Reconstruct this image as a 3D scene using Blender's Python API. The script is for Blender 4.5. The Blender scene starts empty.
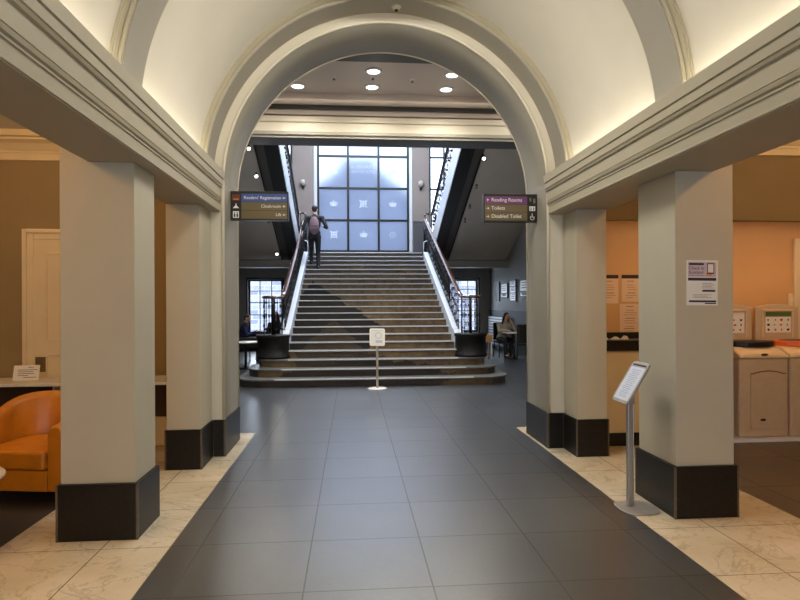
import bpy, bmesh, math, random
from mathutils import Vector, Matrix
random.seed(7)
sc = bpy.context.scene
COL = sc.collection
PI = math.pi

# ------------------------------------------------------------------ materials
def s2l(c):
    c = c / 255.0
    return c / 12.92 if c <= 0.04045 else ((c + 0.055) / 1.055) ** 2.4
def L(r, g, b): return (s2l(r), s2l(g), s2l(b), 1.0)
class NT:
    def __init__(s, m): s.t = m.node_tree; s.n = s.t.nodes; s.l = s.t.links
    def new(s, k, **kw):
        x = s.n.new(k)
        for a, b in kw.items(): setattr(x, a, b)
        return x
    def put(s, sock, v):
        if hasattr(v, 'is_output'): s.l.new(v, sock)
        else: sock.default_value = v
    def math(s, op, a, b=None, c=None):
        x = s.new('ShaderNodeMath', operation=op)
        for i, v in enumerate((a, b, c)):
            if v is not None: s.put(x.inputs[i], v)
        return x.outputs[0]
    def mix(s, f, a, b, bt='MIX'):
        x = s.new('ShaderNodeMix', data_type='RGBA', blend_type=bt)
        s.put(x.inputs[0], f); s.put(x.inputs[6], a); s.put(x.inputs[7], b)
        return x.outputs[2]
    def noise(s, vec, scale, detail=4, rough=.5, dist=0):
        x = s.new('ShaderNodeTexNoise')
        s.put(x.inputs['Scale'], scale); s.put(x.inputs['Detail'], detail)
        s.put(x.inputs['Roughness'], rough); s.put(x.inputs['Distortion'], dist)
        if vec is not None: s.l.new(vec, x.inputs['Vector'])
        return x.outputs[0]
    def ramp(s, f, *st):
        x = s.new('ShaderNodeValToRGB'); e = x.color_ramp.elements
        while len(e) < len(st): e.new(.5)
        for i, (p, c) in enumerate(st): e[i].position = p; e[i].color = c
        s.l.new(f, x.inputs[0]); return x.outputs[0]
    def obj(s, ob=None):
        x = s.new('ShaderNodeTexCoord')
        if ob: x.object = ob
        return x.outputs['Object']
    def sep(s, v):
        x = s.new('ShaderNodeSeparateXYZ'); s.l.new(v, x.inputs[0]); return x.outputs
    def bump(s, h, st, dist=.01):
        x = s.new('ShaderNodeBump'); s.put(x.inputs['Strength'], st); s.put(x.inputs['Distance'], dist)
        s.l.new(h, x.inputs['Height']); return x.outputs[0]
def base(name, col=(.5, .5, .5, 1), rough=.5, metal=0., spec=.5):
    m = bpy.data.materials.new(name); m.use_nodes = True
    t = NT(m); p = t.n['Principled BSDF']
    p.inputs['Base Color'].default_value = col; p.inputs['Roughness'].default_value = rough
    p.inputs['Metallic'].default_value = metal; p.inputs['Specular IOR Level'].default_value = spec
    m.diffuse_color = col
    return m, t, p
def mat(name, col, rough=.5, metal=0., spec=.5, noise=None, amt=.15, bump=0.):
    m, t, p = base(name, col, rough, metal, spec)
    if noise:
        n = t.noise(t.obj(), noise, 5)
        d = tuple(c * (1 - amt) for c in col[:3]) + (1,); u = tuple(min(1, c * (1 + amt)) for c in col[:3]) + (1,)
        t.l.new(t.ramp(n, (.3, d), (.7, u)), p.inputs['Base Color'])
        if bump: t.l.new(t.bump(n, bump), p.inputs['Normal'])
    return m
def emat(name, col, st):
    m, t, p = base(name, col, .5)
    p.inputs['Emission Color'].default_value = col; p.inputs['Emission Strength'].default_value = st
    return m
def lines(t, v, x0, s, w):      # 1 on joints at x0 + k*s
    f = t.math('FRACT', t.math('DIVIDE', t.math('SUBTRACT', v, x0), s))
    d = t.math('ABSOLUTE', t.math('SUBTRACT', f, .5))
    return t.math('GREATER_THAN', d, .5 - w / (2 * s))
def cell(t, v, x0, s): return t.math('FLOOR', t.math('DIVIDE', t.math('SUBTRACT', v, x0), s))
def tiles(name, ca, cb, cj, x0, sx, y0, sy, w, rough, mottle, jb=.5, grain=60):
    m, t, p = base(name, ca, rough)
    o = t.obj(); X, Y, Z = t.sep(o)
    j = t.math('MAXIMUM', lines(t, X, x0, sx, w), lines(t, Y, y0, sy, w))
    wn = t.new('ShaderNodeTexWhiteNoise', noise_dimensions='2D')
    cmb = t.new('ShaderNodeCombineXYZ'); t.put(cmb.inputs[0], cell(t, X, x0, sx)); t.put(cmb.inputs[1], cell(t, Y, y0, sy))
    t.l.new(cmb.outputs[0], wn.inputs['Vector'])
    n = t.math('ADD', t.math('MULTIPLY', t.noise(o, mottle, 3, .5), .6), t.math('MULTIPLY', t.noise(o, grain, 4, .6), .4))
    f = t.math('ADD', t.math('MULTIPLY', n, .8), t.math('MULTIPLY', wn.outputs[0], .25))
    c = t.ramp(f, (.32, ca), (.72, cb))
    t.l.new(t.mix(t.math('MULTIPLY', j, .9), c, cj), p.inputs['Base Color'])
    g = t.noise(o, grain, 5, .6)
    t.put(p.inputs['Roughness'], t.math('ADD', t.math('ADD', t.math('MULTIPLY', t.noise(o, 40, 3), .12), rough - .06), t.math('MULTIPLY', j, .4)))
    h = t.math('MULTIPLY', j, -1.)
    t.l.new(t.bump(h, jb, .004), p.inputs['Normal'])
    return m

GREY = mat('grey_paint', L(190, 182, 160), .55, noise=3, amt=.03)
CREAM = mat('cream_paint', L(216, 207, 185), .5, noise=3, amt=.02)
STONE = mat('stone_cornice_paint', L(174, 165, 141), .55, noise=3, amt=.02)
VAULT = mat('vault_plaster', L(208, 202, 186), .7, noise=2, amt=.03)
RIB = mat('grey_rib_paint', L(154, 149, 135), .6, noise=3, amt=.03)
OCHRE = mat('ochre_wall_paint', L(129, 109, 73), .6, noise=2, amt=.04)
OCHREL = mat('brightened_ochre_wall', L(142, 121, 82), .6, noise=2, amt=.04)  # OCHRE brightened to make up for weak light on the left wall
SALMON = mat('peach_wall_paint', L(210, 168, 116), .6, noise=2, amt=.03)
SIDECREAM = mat('warm_cream_joinery', L(222, 205, 168), .45, noise=3, amt=.03)
GRANITE = mat('black_granite_plinth', L(27, 24, 20), .38, spec=.3, noise=40, amt=.35)
JOINTLINE = mat('plinth_edge_strip', L(92, 82, 66), .4, noise=30, amt=.2)
SLATE = tiles('slate_paving', L(24, 25, 27), L(60, 62, 66), L(8, 8, 8), 0, .705, 3.9, .69, .009, .33, 2.2, .4, 26)
SLATE.node_tree.nodes['Principled BSDF'].inputs['Specular IOR Level'].default_value = 1.
SLATE.node_tree.nodes['Principled BSDF'].inputs['Coat Weight'].default_value = .85; SLATE.node_tree.nodes['Principled BSDF'].inputs['Coat Roughness'].default_value = .3
def make_marble():
    m, t, p = base('cream_marble_paving', (.6, .55, .45, 1), .22)
    o = t.obj(); X, Y, Z = t.sep(o)
    A = t.math('ABSOLUTE', X)
    j = t.math('MAXIMUM', lines(t, A, 2.035, 5., .007), lines(t, Y, 3.89, .7, .006))
    n = t.noise(o, 2.4, 8, .62, 1.2)
    v1 = t.math('ABSOLUTE', t.math('SUBTRACT', n, .5))
    vein = t.ramp(v1, (.0, (1, 1, 1, 1)), (.02, (0, 0, 0, 1)))
    n2 = t.noise(o, 5, 7, .6, .8)
    v2 = t.ramp(t.math('ABSOLUTE', t.math('SUBTRACT', n2, .47)), (.0, (1, 1, 1, 1)), (.014, (0, 0, 0, 1)))
    b = t.ramp(t.noise(o, 1.6, 5), (.3, L(196, 180, 150)), (.7, L(222, 210, 186)))
    c = t.mix(t.math('MULTIPLY', vein, .42), b, L(140, 124, 100))
    c = t.mix(t.math('MULTIPLY', v2, .14), c, L(120, 105, 84))
    c = t.mix(t.math('MULTIPLY', j, .8), c, L(60, 50, 38))
    t.l.new(c, p.inputs['Base Color']); return m
MARBLE = make_marble()
CARPET = mat('dark_carpet', L(52, 42, 33), .9, noise=120, amt=.3, bump=.2)
BROWNTILE = tiles('brown_stone_paving', L(66, 54, 40), L(84, 70, 53), L(40, 32, 24), .3, .9, .2, .9, .006, .35, 2.0, .3)
BLACK = mat('black_paint', L(14, 13, 13), .45)
IRON = mat('wrought_iron', L(30, 28, 28), .28, .5)
DRUMM = mat('black_drum_lacquer', L(9, 9, 8), .5, spec=.25, noise=6, amt=.4)
RAILW = mat('polished_mahogany', L(82, 50, 42), .12, spec=1., noise=12, amt=.25)
RAILW.node_tree.nodes['Principled BSDF'].inputs['Coat Weight'].default_value = 1.
CURB = mat('white_gloss_curb', L(206, 210, 218), .25, spec=.7)
SHALL = mat('stairhall_grey_paint', L(150, 148, 144), .6, noise=2, amt=.03)
DADO = mat('dado_dark_grey', L(62, 60, 63), .6, noise=2, amt=.04)
SOFF = mat('soffit_grey_paint', L(206, 198, 186), .65, noise=2, amt=.03)
PINK = mat('pink_grey_pilaster', L(120, 109, 104), .6, noise=2, amt=.03)
CEIL = mat('stairhall_ceiling_paint', L(196, 182, 170), .65, noise=2, amt=.02)
BEAMGR = mat('beam_grey_and_shade', L(80, 76, 71), .6, noise=2, amt=.03)  # grey darkened to include the shade on the beam and near border
WHITEP = mat('white_paper', L(232, 230, 224), .6)
WHITEJ = mat('white_joinery', L(220, 222, 228), .4)
TREAD = mat('grey_stone_tread', L(98, 98, 97), .32, noise=20, amt=.2)
NOSE = mat('stone_nosing_highlight', L(206, 206, 208), .3, noise=25, amt=.12)  # pale stone, brightened to carry the lit edges of the steps
STEEL = mat('brushed_steel', L(176, 174, 170), .35, .85, noise=60, amt=.08)
PLATE = mat('silver_plate', L(168, 164, 158), .45, .5, noise=20, amt=.06)
LEATHER = mat('orange_leather', L(186, 112, 18), .38, noise=9, amt=.12, bump=.08)
LEATHERD = mat('orange_leather_seam', L(120, 58, 14), .5)
OLIVE = mat('sign_olive', L(112, 98, 66), .45)
BLUE = mat('sign_blue', L(66, 86, 148), .45)
PURPLE = mat('sign_purple', L(116, 66, 112), .45)
SIGNK = mat('sign_black', L(36, 33, 30), .4)
WHT = mat('white_ink', L(238, 236, 230), .5)
INK = mat('black_ink', L(30, 28, 40), .6)
NAVY = mat('navy_ink', L(30, 30, 66), .6)
GREYINK = mat('grey_ink', L(130, 122, 116), .6)
LILAC = mat('lilac_print', L(196, 178, 190), .6)
ORANGEP = mat('orange_print', L(214, 130, 60), .5)
BINP = mat('beige_bin_plastic', L(198, 178, 150), .4, noise=15, amt=.04)
BINL = mat('pale_bin_lid', L(226, 202, 166), .4)
BINO = mat('orange_bin_rim', L(226, 108, 40), .35)
GREENP = mat('green_print', L(84, 112, 60), .5)
REDP = mat('red_print', L(190, 60, 40), .5)
WOOD = mat('light_oak', L(190, 146, 92), .4, noise=8, amt=.2)
WHITETOP = mat('white_laminate', L(236, 232, 222), .25)
SKIN = mat('skin', L(196, 150, 126), .5)
HAIR = mat('dark_hair', L(28, 22, 20), .5)
SUIT = mat('charcoal_suit_cloth', L(34, 33, 34), .8, noise=60, amt=.2)
TROUS = mat('black_trouser_cloth', L(20, 20, 23), .8, noise=60, amt=.2)
SHOE = mat('black_leather_shoe', L(16, 15, 15), .4)
PACK = mat('mauve_backpack_cloth', L(120, 92, 98), .7, noise=30, amt=.15)
BEIGEK = mat('beige_knit', L(158, 146, 128), .85, noise=50, amt=.15)
BLUEK = mat('navy_jumper', L(28, 34, 70), .85, noise=50, amt=.15)
BROWNK = mat('dark_brown_coat', L(44, 38, 36), .85, noise=50, amt=.15)
LAMPON = emat('lit_lamp_glass', (1, .93, .82, 1), 9)
SPOTON = emat('lit_spot_lens', (1, .96, .88, 1), 14)
LAMPOFF = mat('frosted_lamp_glass', L(146, 138, 132), .4)
STRIPON = emat('cove_led_strip', (1, .90, .74, 1), 4)

def glass_mat():
    m = bpy.data.materials.new('clear_window_glass'); m.use_nodes = True
    t = NT(m); t.n.remove(t.n['Principled BSDF'])
    tr = t.new('ShaderNodeBsdfTransparent'); gl = t.new('ShaderNodeBsdfGlossy'); gl.inputs['Roughness'].default_value = .05
    mx = t.new('ShaderNodeMixShader'); mx.inputs[0].default_value = .06
    t.l.new(tr.outputs[0], mx.inputs[1]); t.l.new(gl.outputs[0], mx.inputs[2])
    t.l.new(mx.outputs[0], t.n['Material Output'].inputs[0]); return m
GLASS = glass_mat()
def frost_mat(name, col, f):
    m = bpy.data.materials.new(name); m.use_nodes = True
    t = NT(m); t.n.remove(t.n['Principled BSDF'])
    tr = t.new('ShaderNodeBsdfRefraction'); tr.inputs['IOR'].default_value = 1.12; tr.inputs['Roughness'].default_value = .5; tl = t.new('ShaderNodeBsdfTranslucent')
    n = t.noise(t.obj(), 1.3, 4)
    t.l.new(t.ramp(n, (.3, tuple(c * .86 for c in col[:3]) + (1,)), (.7, col)), tl.inputs[0])
    tr.inputs[0].default_value = (.92, .95, 1, 1)
    mx = t.new('ShaderNodeMixShader'); mx.inputs[0].default_value = f
    t.l.new(tr.outputs[0], mx.inputs[1]); t.l.new(tl.outputs[0], mx.inputs[2])
    t.l.new(mx.outputs[0], t.n['Material Output'].inputs[0]); return m
FROST = frost_mat('frosted_film_glass', (.28, .33, .43, 1), .36)
DECAL = frost_mat('white_etched_film', (1, 1, 1, 1), .9)

# ------------------------------------------------------------------ mesh helpers
class MB:
    def __init__(s): s.b = bmesh.new(); s.mi = 0
    def _f(s, vs, sm=False):
        try:
            f = s.b.faces.new(vs); f.material_index = s.mi; f.smooth = sm; return f
        except ValueError: return None
    def v(s, p): return s.b.verts.new(p)
    def hexa(s, P):
        V = [s.v(p) for p in P]
        for q in ((3, 2, 1, 0), (4, 5, 6, 7), (0, 1, 5, 4), (1, 2, 6, 5), (2, 3, 7, 6), (3, 0, 4, 7)): s._f([V[i] for i in q])
        return s
    def box(s, x0, y0, z0, x1, y1, z1):
        if x0 > x1: x0, x1 = x1, x0
        if y0 > y1: y0, y1 = y1, y0
        if z0 > z1: z0, z1 = z1, z0
        return s.hexa([(x0, y0, z0), (x1, y0, z0), (x1, y1, z0), (x0, y1, z0), (x0, y0, z1), (x1, y0, z1), (x1, y1, z1), (x0, y1, z1)])
    def prism(s, poly, ax, a, b, sm=False):
        def P(q, h):
            return {'x': (h, q[0], q[1]), 'y': (q[0], h, q[1]), 'z': (q[0], q[1], h)}[ax]
        A = [s.v(P(q, a)) for q in poly]; B = [s.v(P(q, b)) for q in poly]; n = len(poly)
        s._f(A); s._f(B[::-1])
        for i in range(n): s._f([A[i], B[i], B[(i + 1) % n], A[(i + 1) % n]], sm)
        return s
    def cyl(s, p0, p1, r0, r1=None, n=12, sm=True):
        r1 = r0 if r1 is None else r1
        p0, p1 = Vector(p0), Vector(p1); d = (p1 - p0).normalized()
        u = d.orthogonal().normalized(); w = d.cross(u)
        A = []; B = []
        for i in range(n):
            a = 2 * PI * i / n; o = u * math.cos(a) + w * math.sin(a)
            A.append(s.v(p0 + o * r0)); B.append(s.v(p1 + o * r1))
        for i in range(n): s._f([A[i], A[(i + 1) % n], B[(i + 1) % n], B[i]], sm)
        s._f(A[::-1]); s._f(B); return s
    def tube(s, pts, r, n=8, closed=False, sx=1.0):
        pts = [Vector(p) for p in pts]; m = len(pts); R = []
        up = Vector((0, 0, 1))
        for i, p in enumerate(pts):
            a = pts[(i - 1) % m] if (closed or i) else p; c = pts[(i + 1) % m] if (closed or i < m - 1) else p
            d = (c - a).normalized()
            u = d.cross(up)
            if u.length < 1e-3: u = d.cross(Vector((0, 1, 0)))
            u.normalize(); w = u.cross(d)
            R.append([s.v(p + (u * math.cos(2 * PI * k / n) * sx + w * math.sin(2 * PI * k / n)) * r) for k in range(n)])
        for i in range(m if closed else m - 1):
            A, B = R[i], R[(i + 1) % m]
            for k in range(n): s._f([A[k], A[(k + 1) % n], B[(k + 1) % n], B[k]], True)
        if not closed: s._f(R[0][::-1]); s._f(R[-1])
        return s
    def lathe(s, prof, c=(0, 0, 0), n=32, sm=True):
        R = []
        for r, z in prof:
            R.append([s.v((c[0] + r * math.cos(2 * PI * k / n), c[1] + r * math.sin(2 * PI * k / n), c[2] + z)) for k in range(n)] if r > 1e-6 else [s.v((c[0], c[1], c[2] + z))])
        for A, B in zip(R, R[1:]):
            for k in range(n):
                q = [A[k % len(A)], A[(k + 1) % len(A)], B[(k + 1) % len(B)], B[k % len(B)]]
                u = []
                for x in q:
                    if x not in u: u.append(x)
                if len(u) > 2: s._f(u, sm)
        if len(R[0]) > 1: s._f(R[0][::-1])
        if len(R[-1]) > 1: s._f(R[-1])
        return s
    def ell(s, c, r, rot=None, nu=16, nv=10):
        M = Matrix.Translation(c) @ (rot.to_4x4() if rot else Matrix.Identity(4)) @ Matrix.Diagonal((r[0], r[1], r[2], 1))
        n0 = len(s.b.verts)
        ret = bmesh.ops.create_uvsphere(s.b, u_segments=nu, v_segments=nv, radius=1, matrix=M)
        for v in ret['verts']:
            for f in v.link_faces: f.smooth = True; f.material_index = s.mi
        return s
    def cap(s, p0, p1, r0, r1):
        p0, p1 = Vector(p0), Vector(p1)
        s.cyl(p0, p1, r0, r1, 12)
        s.ell(p0, (r0,) * 3, None, 12, 8); s.ell(p1, (r1,) * 3, None, 12, 8); return s
    def shell(s, pa, pb, sm=True, close=True):
        """ring of quads between two profiles (lists of points) -> strip"""
        A = [s.v(p) for p in pa]; B = [s.v(p) for p in pb]
        for i in range(len(A) - 1): s._f([A[i], A[i + 1], B[i + 1], B[i]], sm)
        return s
    def build(s, name, mats, parent=None, loc=None, local=False, bevel=0., seg=2, kind=None, mods=None, fix=True):
        if fix: bmesh.ops.recalc_face_normals(s.b, faces=s.b.faces)
        me = bpy.data.meshes.new(name)
        o = bpy.data.objects.new(name, me); COL.objects.link(o)
        if parent is not None:
            o.parent = parent
            off = root_loc(parent)
        else:
            off = Vector(loc) if loc is not None else Vector((0, 0, 0)); o.location = off
        if not local and off.length > 0: bmesh.ops.translate(s.b, verts=s.b.verts, vec=-off)
        s.b.to_mesh(me); s.b.free()
        for m in (mats if isinstance(mats, (list, tuple)) else [mats]): me.materials.append(m)
        if bevel:
            b = o.modifiers.new('Bevel', 'BEVEL'); b.width = bevel; b.segments = seg; b.limit_method = 'ANGLE'; b.angle_limit = .6
        if kind: o['kind'] = kind
        return o
def root_loc(o):
    while o.parent: o = o.parent
    return Vector(o.location)
def thing(name, label, cat, loc, group=None, rz=0):
    o = bpy.data.objects.new(name, None); COL.objects.link(o); o.location = loc; o.rotation_euler.z = rz
    o.empty_display_size = .1
    return tag(o, label, cat, group)
def tag(o, label, cat, group=None):
    o['label'] = label; o['category'] = cat
    if group: o['group'] = group
    return o
def struct(name, mb, mats, parent=None, **k):
    o = mb.build(name, mats, parent, **k)
    if parent is None: o['kind'] = 'structure'
    return o
def dup(root, loc, label, group=None, rz=None):
    r = root.copy(); COL.objects.link(r); r.location = loc
    if rz is not None: r.rotation_euler.z = rz
    r['label'] = label
    if group: r['group'] = group
    for ch in list(root.children):
        c = ch.copy(); COL.objects.link(c); c.parent = r
        for g in ch.children:
            d = g.copy(); COL.objects.link(d); d.parent = c
    return r
FONT_CACHE = {}
def text_mb(mb, s, size, M, align='LEFT', depth=.001):
    """adds lettering into mb; M maps text plane (x right, y up, z out) into the world"""
    cu = bpy.data.curves.new('lettering', 'FONT'); cu.body = s; cu.size = size; cu.extrude = depth; cu.align_x = align
    ob = bpy.data.objects.new('lettering_source', cu); COL.objects.link(ob)
    dg = bpy.context.evaluated_depsgraph_get(); dg.update()
    me = bpy.data.meshes.new_from_object(ob.evaluated_get(dg))
    bm = bmesh.new(); bm.from_mesh(me); bmesh.ops.transform(bm, matrix=M, verts=bm.verts)
    idx = {}
    for v in bm.verts: idx[v.index] = mb.v(v.co)
    bm.verts.index_update()
    for f in bm.faces: mb._f([idx[v.index] for v in f.verts])
    bm.free(); bpy.data.objects.remove(ob); bpy.data.curves.remove(cu); bpy.data.meshes.remove(me)
def frame(o, x, y):
    """matrix from origin and two axes"""
    x = Vector(x).normalized(); y = Vector(y).normalized(); z = x.cross(y)
    return Matrix(((x.x, y.x, z.x, o[0]), (x.y, y.y, z.y, o[1]), (x.z, y.z, z.z, o[2]), (0, 0, 0, 1)))
def rect_on(mb, M, x0, y0, x1, y1, d0=0., d1=.0012):
    P = [M @ Vector(p) for p in ((x0, y0, d0), (x1, y0, d0), (x1, y1, d0), (x0, y1, d0), (x0, y0, d1), (x1, y0, d1), (x1, y1, d1), (x0, y1, d1))]
    mb.hexa(P)

# ------------------------------------------------------------------ camera
CAMX = -.437; F = 590.
cam = bpy.data.cameras.new('camera'); co = bpy.data.objects.new('camera', cam); COL.objects.link(co)
cam.sensor_fit = 'HORIZONTAL'; cam.sensor_width = 36; cam.lens = F * 36 / 800; cam.shift_y = .005
cam.clip_start = .05
A = math.atan(48 / F)
co.matrix_world = Matrix.Translation((CAMX, 0, 1.55)) @ Matrix.Rotation(-A, 4, 'Z') @ Matrix.Rotation(PI / 2, 4, 'X') @ Matrix.Rotation(-.0045, 4, 'Z')
sc.camera = co

# ------------------------------------------------------------------ light helpers
def area(name, loc, rot, sx, sy, power, col, spread=PI):
    l = bpy.data.lights.new(name, 'AREA'); l.shape = 'RECTANGLE'; l.size = sx; l.size_y = sy; l.energy = power; l.color = col; l.spread = spread
    o = bpy.data.objects.new(name, l); COL.objects.link(o); o.location = loc; o.rotation_euler = rot; return o
def point(name, loc, power, col, r=.1, spot=None):
    l = bpy.data.lights.new(name, 'SPOT' if spot else 'POINT'); l.energy = power; l.color = col; l.shadow_soft_size = r
    if spot: l.spot_size = spot; l.spot_blend = .6
    o = bpy.data.objects.new(name, l); COL.objects.link(o); o.location = loc; return o

# ------------------------------------------------------------------ floors
MB_ = MB
ZF = -.1
struct('floor_nave', MB().box(-1.605, -3, ZF, 1.605, 7.25, 0), SLATE)
struct('floor_stairhall', MB().box(-4.6, 7.25, ZF, 4.6, 20.7, 0), SLATE)
for sd, nm in ((-1, 'left'), (1, 'right')):
    e0, e1 = (1.605, 2.69) if sd < 0 else (1.605, 2.75)
    struct('floor_marble_' + nm, MB().box(sd * e0, -3, ZF, sd * e1, 7.25, 0), MARBLE)
struct('floor_left', MB().box(-7, -3, ZF, -2.69, 7.25, 0), CARPET)
struct('floor_right', MB().box(2.75, -3, ZF, 7.5, 7.25, 0), BROWNTILE)

# ------------------------------------------------------------------ nave: beams, vault, arch
YW, YB = 6.17, 6.92         # front and back plane of the arch wall
XA, ZS, R1, RR, RV = -.045, 2.80, 1.70, 1.80, 1.872
XB = -.06
prof = [(2.17, 2.50), (1.725, 2.50), (1.725, 2.504), (1.716, 2.508), (1.716, 2.518), (1.724, 2.523), (1.722, 2.586), (1.714, 2.590), (1.714, 2.598), (1.721, 2.601), (1.721, 2.606), (1.708, 2.613), (1.703, 2.630), (1.712, 2.634), (1.712, 2.641), (1.707, 2.644),
        (1.705, 2.738), (1.692, 2.743), (1.686, 2.758), (1.695, 2.762), (1.695, 2.769), (1.686, 2.772), (1.683, 2.822), (1.692, 2.826), (1.690, 2.831), (1.677, 2.835), (1.672, 2.91), (1.69, 2.91), (1.69, 2.87), (2.05, 2.87), (2.05, 3.5), (2.17, 3.5)]
for sd, nm in ((-1, 'left'), (1, 'right')):
    struct('trim_beam_' + nm, MB().prism([(XB + sd * x if x < 2 else sd * x, z) for x, z in prof], 'y', -3, YW), STONE)
    mb = MB().box(XA + sd * 1.75, -3, 2.871, XA + sd * 1.79, YW - .3, 2.885)
    struct('trim_cove_' + nm, mb, STRIPON)
def arc(r, n=64, a0=0., a1=PI): return [(XA + r * math.cos(a0 + (a1 - a0) * i / n), ZS + r * math.sin(a0 + (a1 - a0) * i / n)) for i in range(n + 1)]
def ring(mb, r0, r1, y0, y1, n=64, sm=True):
    a, b = arc(r0, n), arc(r1, n)
    for pa, pb in (([(x, y0, z) for x, z in a], [(x, y1, z) for x, z in a]), ([(x, y0, z) for x, z in b], [(x, y1, z) for x, z in b])): mb.shell(pa, pb, sm)
    for y in (y0, y1): mb.shell([(x, y, z) for x, z in a], [(x, y, z) for x, z in b], False)
    return mb
mb = MB(); ring(mb, RV, RV + .12, -3, YW)
struct('ceiling_vault', mb, VAULT, fix=False)
for i, (y0, y1) in enumerate(((3.74, 4.08), (5.87, YW))):
    mb = MB(); ring(mb, RR, RV + .02, y0, y1)
    o = struct('trim_rib_%d' % (i + 1), mb, RIB)
    m2 = MB()
    sides = (-1, 1) if i == 0 else (-1,)
    for s_ in sides:
        yb = y0 if s_ < 0 else y1
        P = [(RR + .006, 0), (RR + .006, .014), (RR + .018, .018), (RR + .022, .008), (RR + .030, .008), (RR + .034, .02), (RR + .046, .036), (RR + .054, .036), (RR + .056, .042), (RV + .01, .042)]
        for (ra, da), (rb, db) in zip(P, P[1:]):
            a, b = arc(ra), arc(rb)
            m2.shell([(x, yb + s_ * da, z) for x, z in a], [(x, yb + s_ * db, z) for x, z in b], True)
    m2.build('moulding', STONE, o)
# arch wall
mb = MB()
TOPZ, HX = 5.6, 2.2
arcp = arc(R1, 64)
outline = [(HX, 0), (HX, TOPZ), (-HX, TOPZ), (-HX, 0), (-R1, 0)] + arcp[::-1] + [(R1, 0)]
# front & back: strips
def wallface(y):
    a = [(R1, 0)] + arcp + [(-R1, 0)]
    def outp(p):
        x, z = p
        return (x, TOPZ)
    for (p, q) in zip(arcp, arcp[1:]):
        mb.mi = 0
        mb._f([mb.v((p[0], y, p[1])), mb.v((p[0], y, TOPZ)), mb.v((q[0], y, TOPZ)), mb.v((q[0], y, q[1]))])
    for s_ in (-1, 1):
        mb._f([mb.v((XA + s_ * R1, y, 0)), mb.v((s_ * HX, y, 0)), mb.v((s_ * HX, y, TOPZ)), mb.v((XA + s_ * R1, y, TOPZ))])
wallface(YW); wallface(YB)
mb.mi = 1
path = [(XA + R1, 0)] + arcp + [(XA - R1, 0)]
mb.shell([(x, YW, z) for x, z in path], [(x, YB, z) for x, z in path], True)
mb.mi = 0
for s_ in (-1, 1): mb._f([mb.v((s_ * HX, YW, 0)), mb.v((s_ * HX, YB, 0)), mb.v((s_ * HX, YB, TOPZ)), mb.v((s_ * HX, YW, TOPZ))])
bmesh.ops.remove_doubles(mb.b, verts=mb.b.verts, dist=1e-4)
WARCH = struct('wall_arch', mb, [CREAM, RIB])
mb = MB()
for yy in (YW + .004, YB - .004):
    pth = [(XA + R1 + .006, .375)] + arc(R1 + .006, 64) + [(XA - R1 - .006, .375)]
    mb.tube([(x, yy, z) for x, z in pth], .017, 8)
struct('trim_arch_bead', mb, CREAM)
for sd, nm in ((-1, 'left'), (1, 'right')):
    mb = MB(); mb.box(XA + sd * (R1 - .016), YW - .016, 0, sd * (HX + .01), YB + .01, .375)
    mb.mi = 1; mb.box(XA + sd * (R1 - .018), YW - .018, 0, XA + sd * (R1 + .004), YW + .004, .375)
    struct('baseboard_arch_' + nm, mb, [GRANITE, JOINTLINE])

# pillars
def pillar(nm, label, x0, x1, y0, y1, ztop, pr, bh):
    t = thing('pillar', label, 'pillar', ((x0 + x1) / 2, (y0 + y1) / 2, 0), 'square pillars carrying the beams')
    mb = MB(); sd = -1 if x0 < 0 else 1
    # shaft carries the beam and, outside the beam, runs up to the side room ceiling
    xo, xi_ = max(abs(x0), abs(x1)), min(abs(x0), abs(x1))
    if xo > 2.19: mb.prism([(sd * xi_, bh), (sd * xo, bh), (sd * xo, 3.49), (sd * 2.172, 3.49), (sd * 2.172, 2.499), (sd * xi_, 2.499)], 'y', y0, y1)
    else: mb.box(x0, y0, bh, x1, y1, 2.499)
    mb.build('shaft', GREY, t, bevel=.004)
    mb = MB(); mb.box(x0 - pr, y0 - pr, 0, x1 + pr, y1 + pr, bh)
    b = mb.build('plinth', GRANITE, t, bevel=.003)
    mb = MB(); q = pr + .0015
    for xx in (x0 - q, x1 + q):
        for yy in (y0 - q, y1 + q):
            sx = 1 if xx < (x0 + x1) / 2 else -1; sy = 1 if yy < (y0 + y1) / 2 else -1
            mb.box(xx, yy, 0, xx + sx * .014, yy + sy * .014, bh - .002)
    mb.build('corner_strip', JOINTLINE, b)
    return t
pillar('L1', 'nearer left pillar, grey paint on a tall black plinth, beside the orange armchair', -2.352, -1.876, 4.05, 4.45, 0, .022, .372)
pillar('R1', 'nearer right pillar, grey paint on a black plinth, bearing the check-in poster', 1.883, 2.320, 4.07, 4.62, 0, .022, .372)
pillar('L2', 'narrower grey pillar standing against the left jamb of the arch', -2.178, -1.866, 5.70, 6.14, 0, .014, .375)
pillar('R2', 'narrower grey pillar standing against the right jamb of the arch', 1.825, 2.135, 5.79, 6.14, 0, .014, .375)

# rear wall behind the camera, with an unseen glazed opening added for light
mb = MB(); mb.box(-7, -3.2, 0, -1.6, -3, 3.6); mb.box(1.6, -3.2, 0, 7.5, -3, 3.6); mb.box(-2.2, -3.2, 2.6, 2.2, -3, 5.2)
struct('wall_rear', mb, CREAM)
mb = MB(); mb.box(-1.6, -3.12, 0, 1.6, -3.09, 2.6)
struct('window_rear_added', mb, GLASS)

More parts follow.
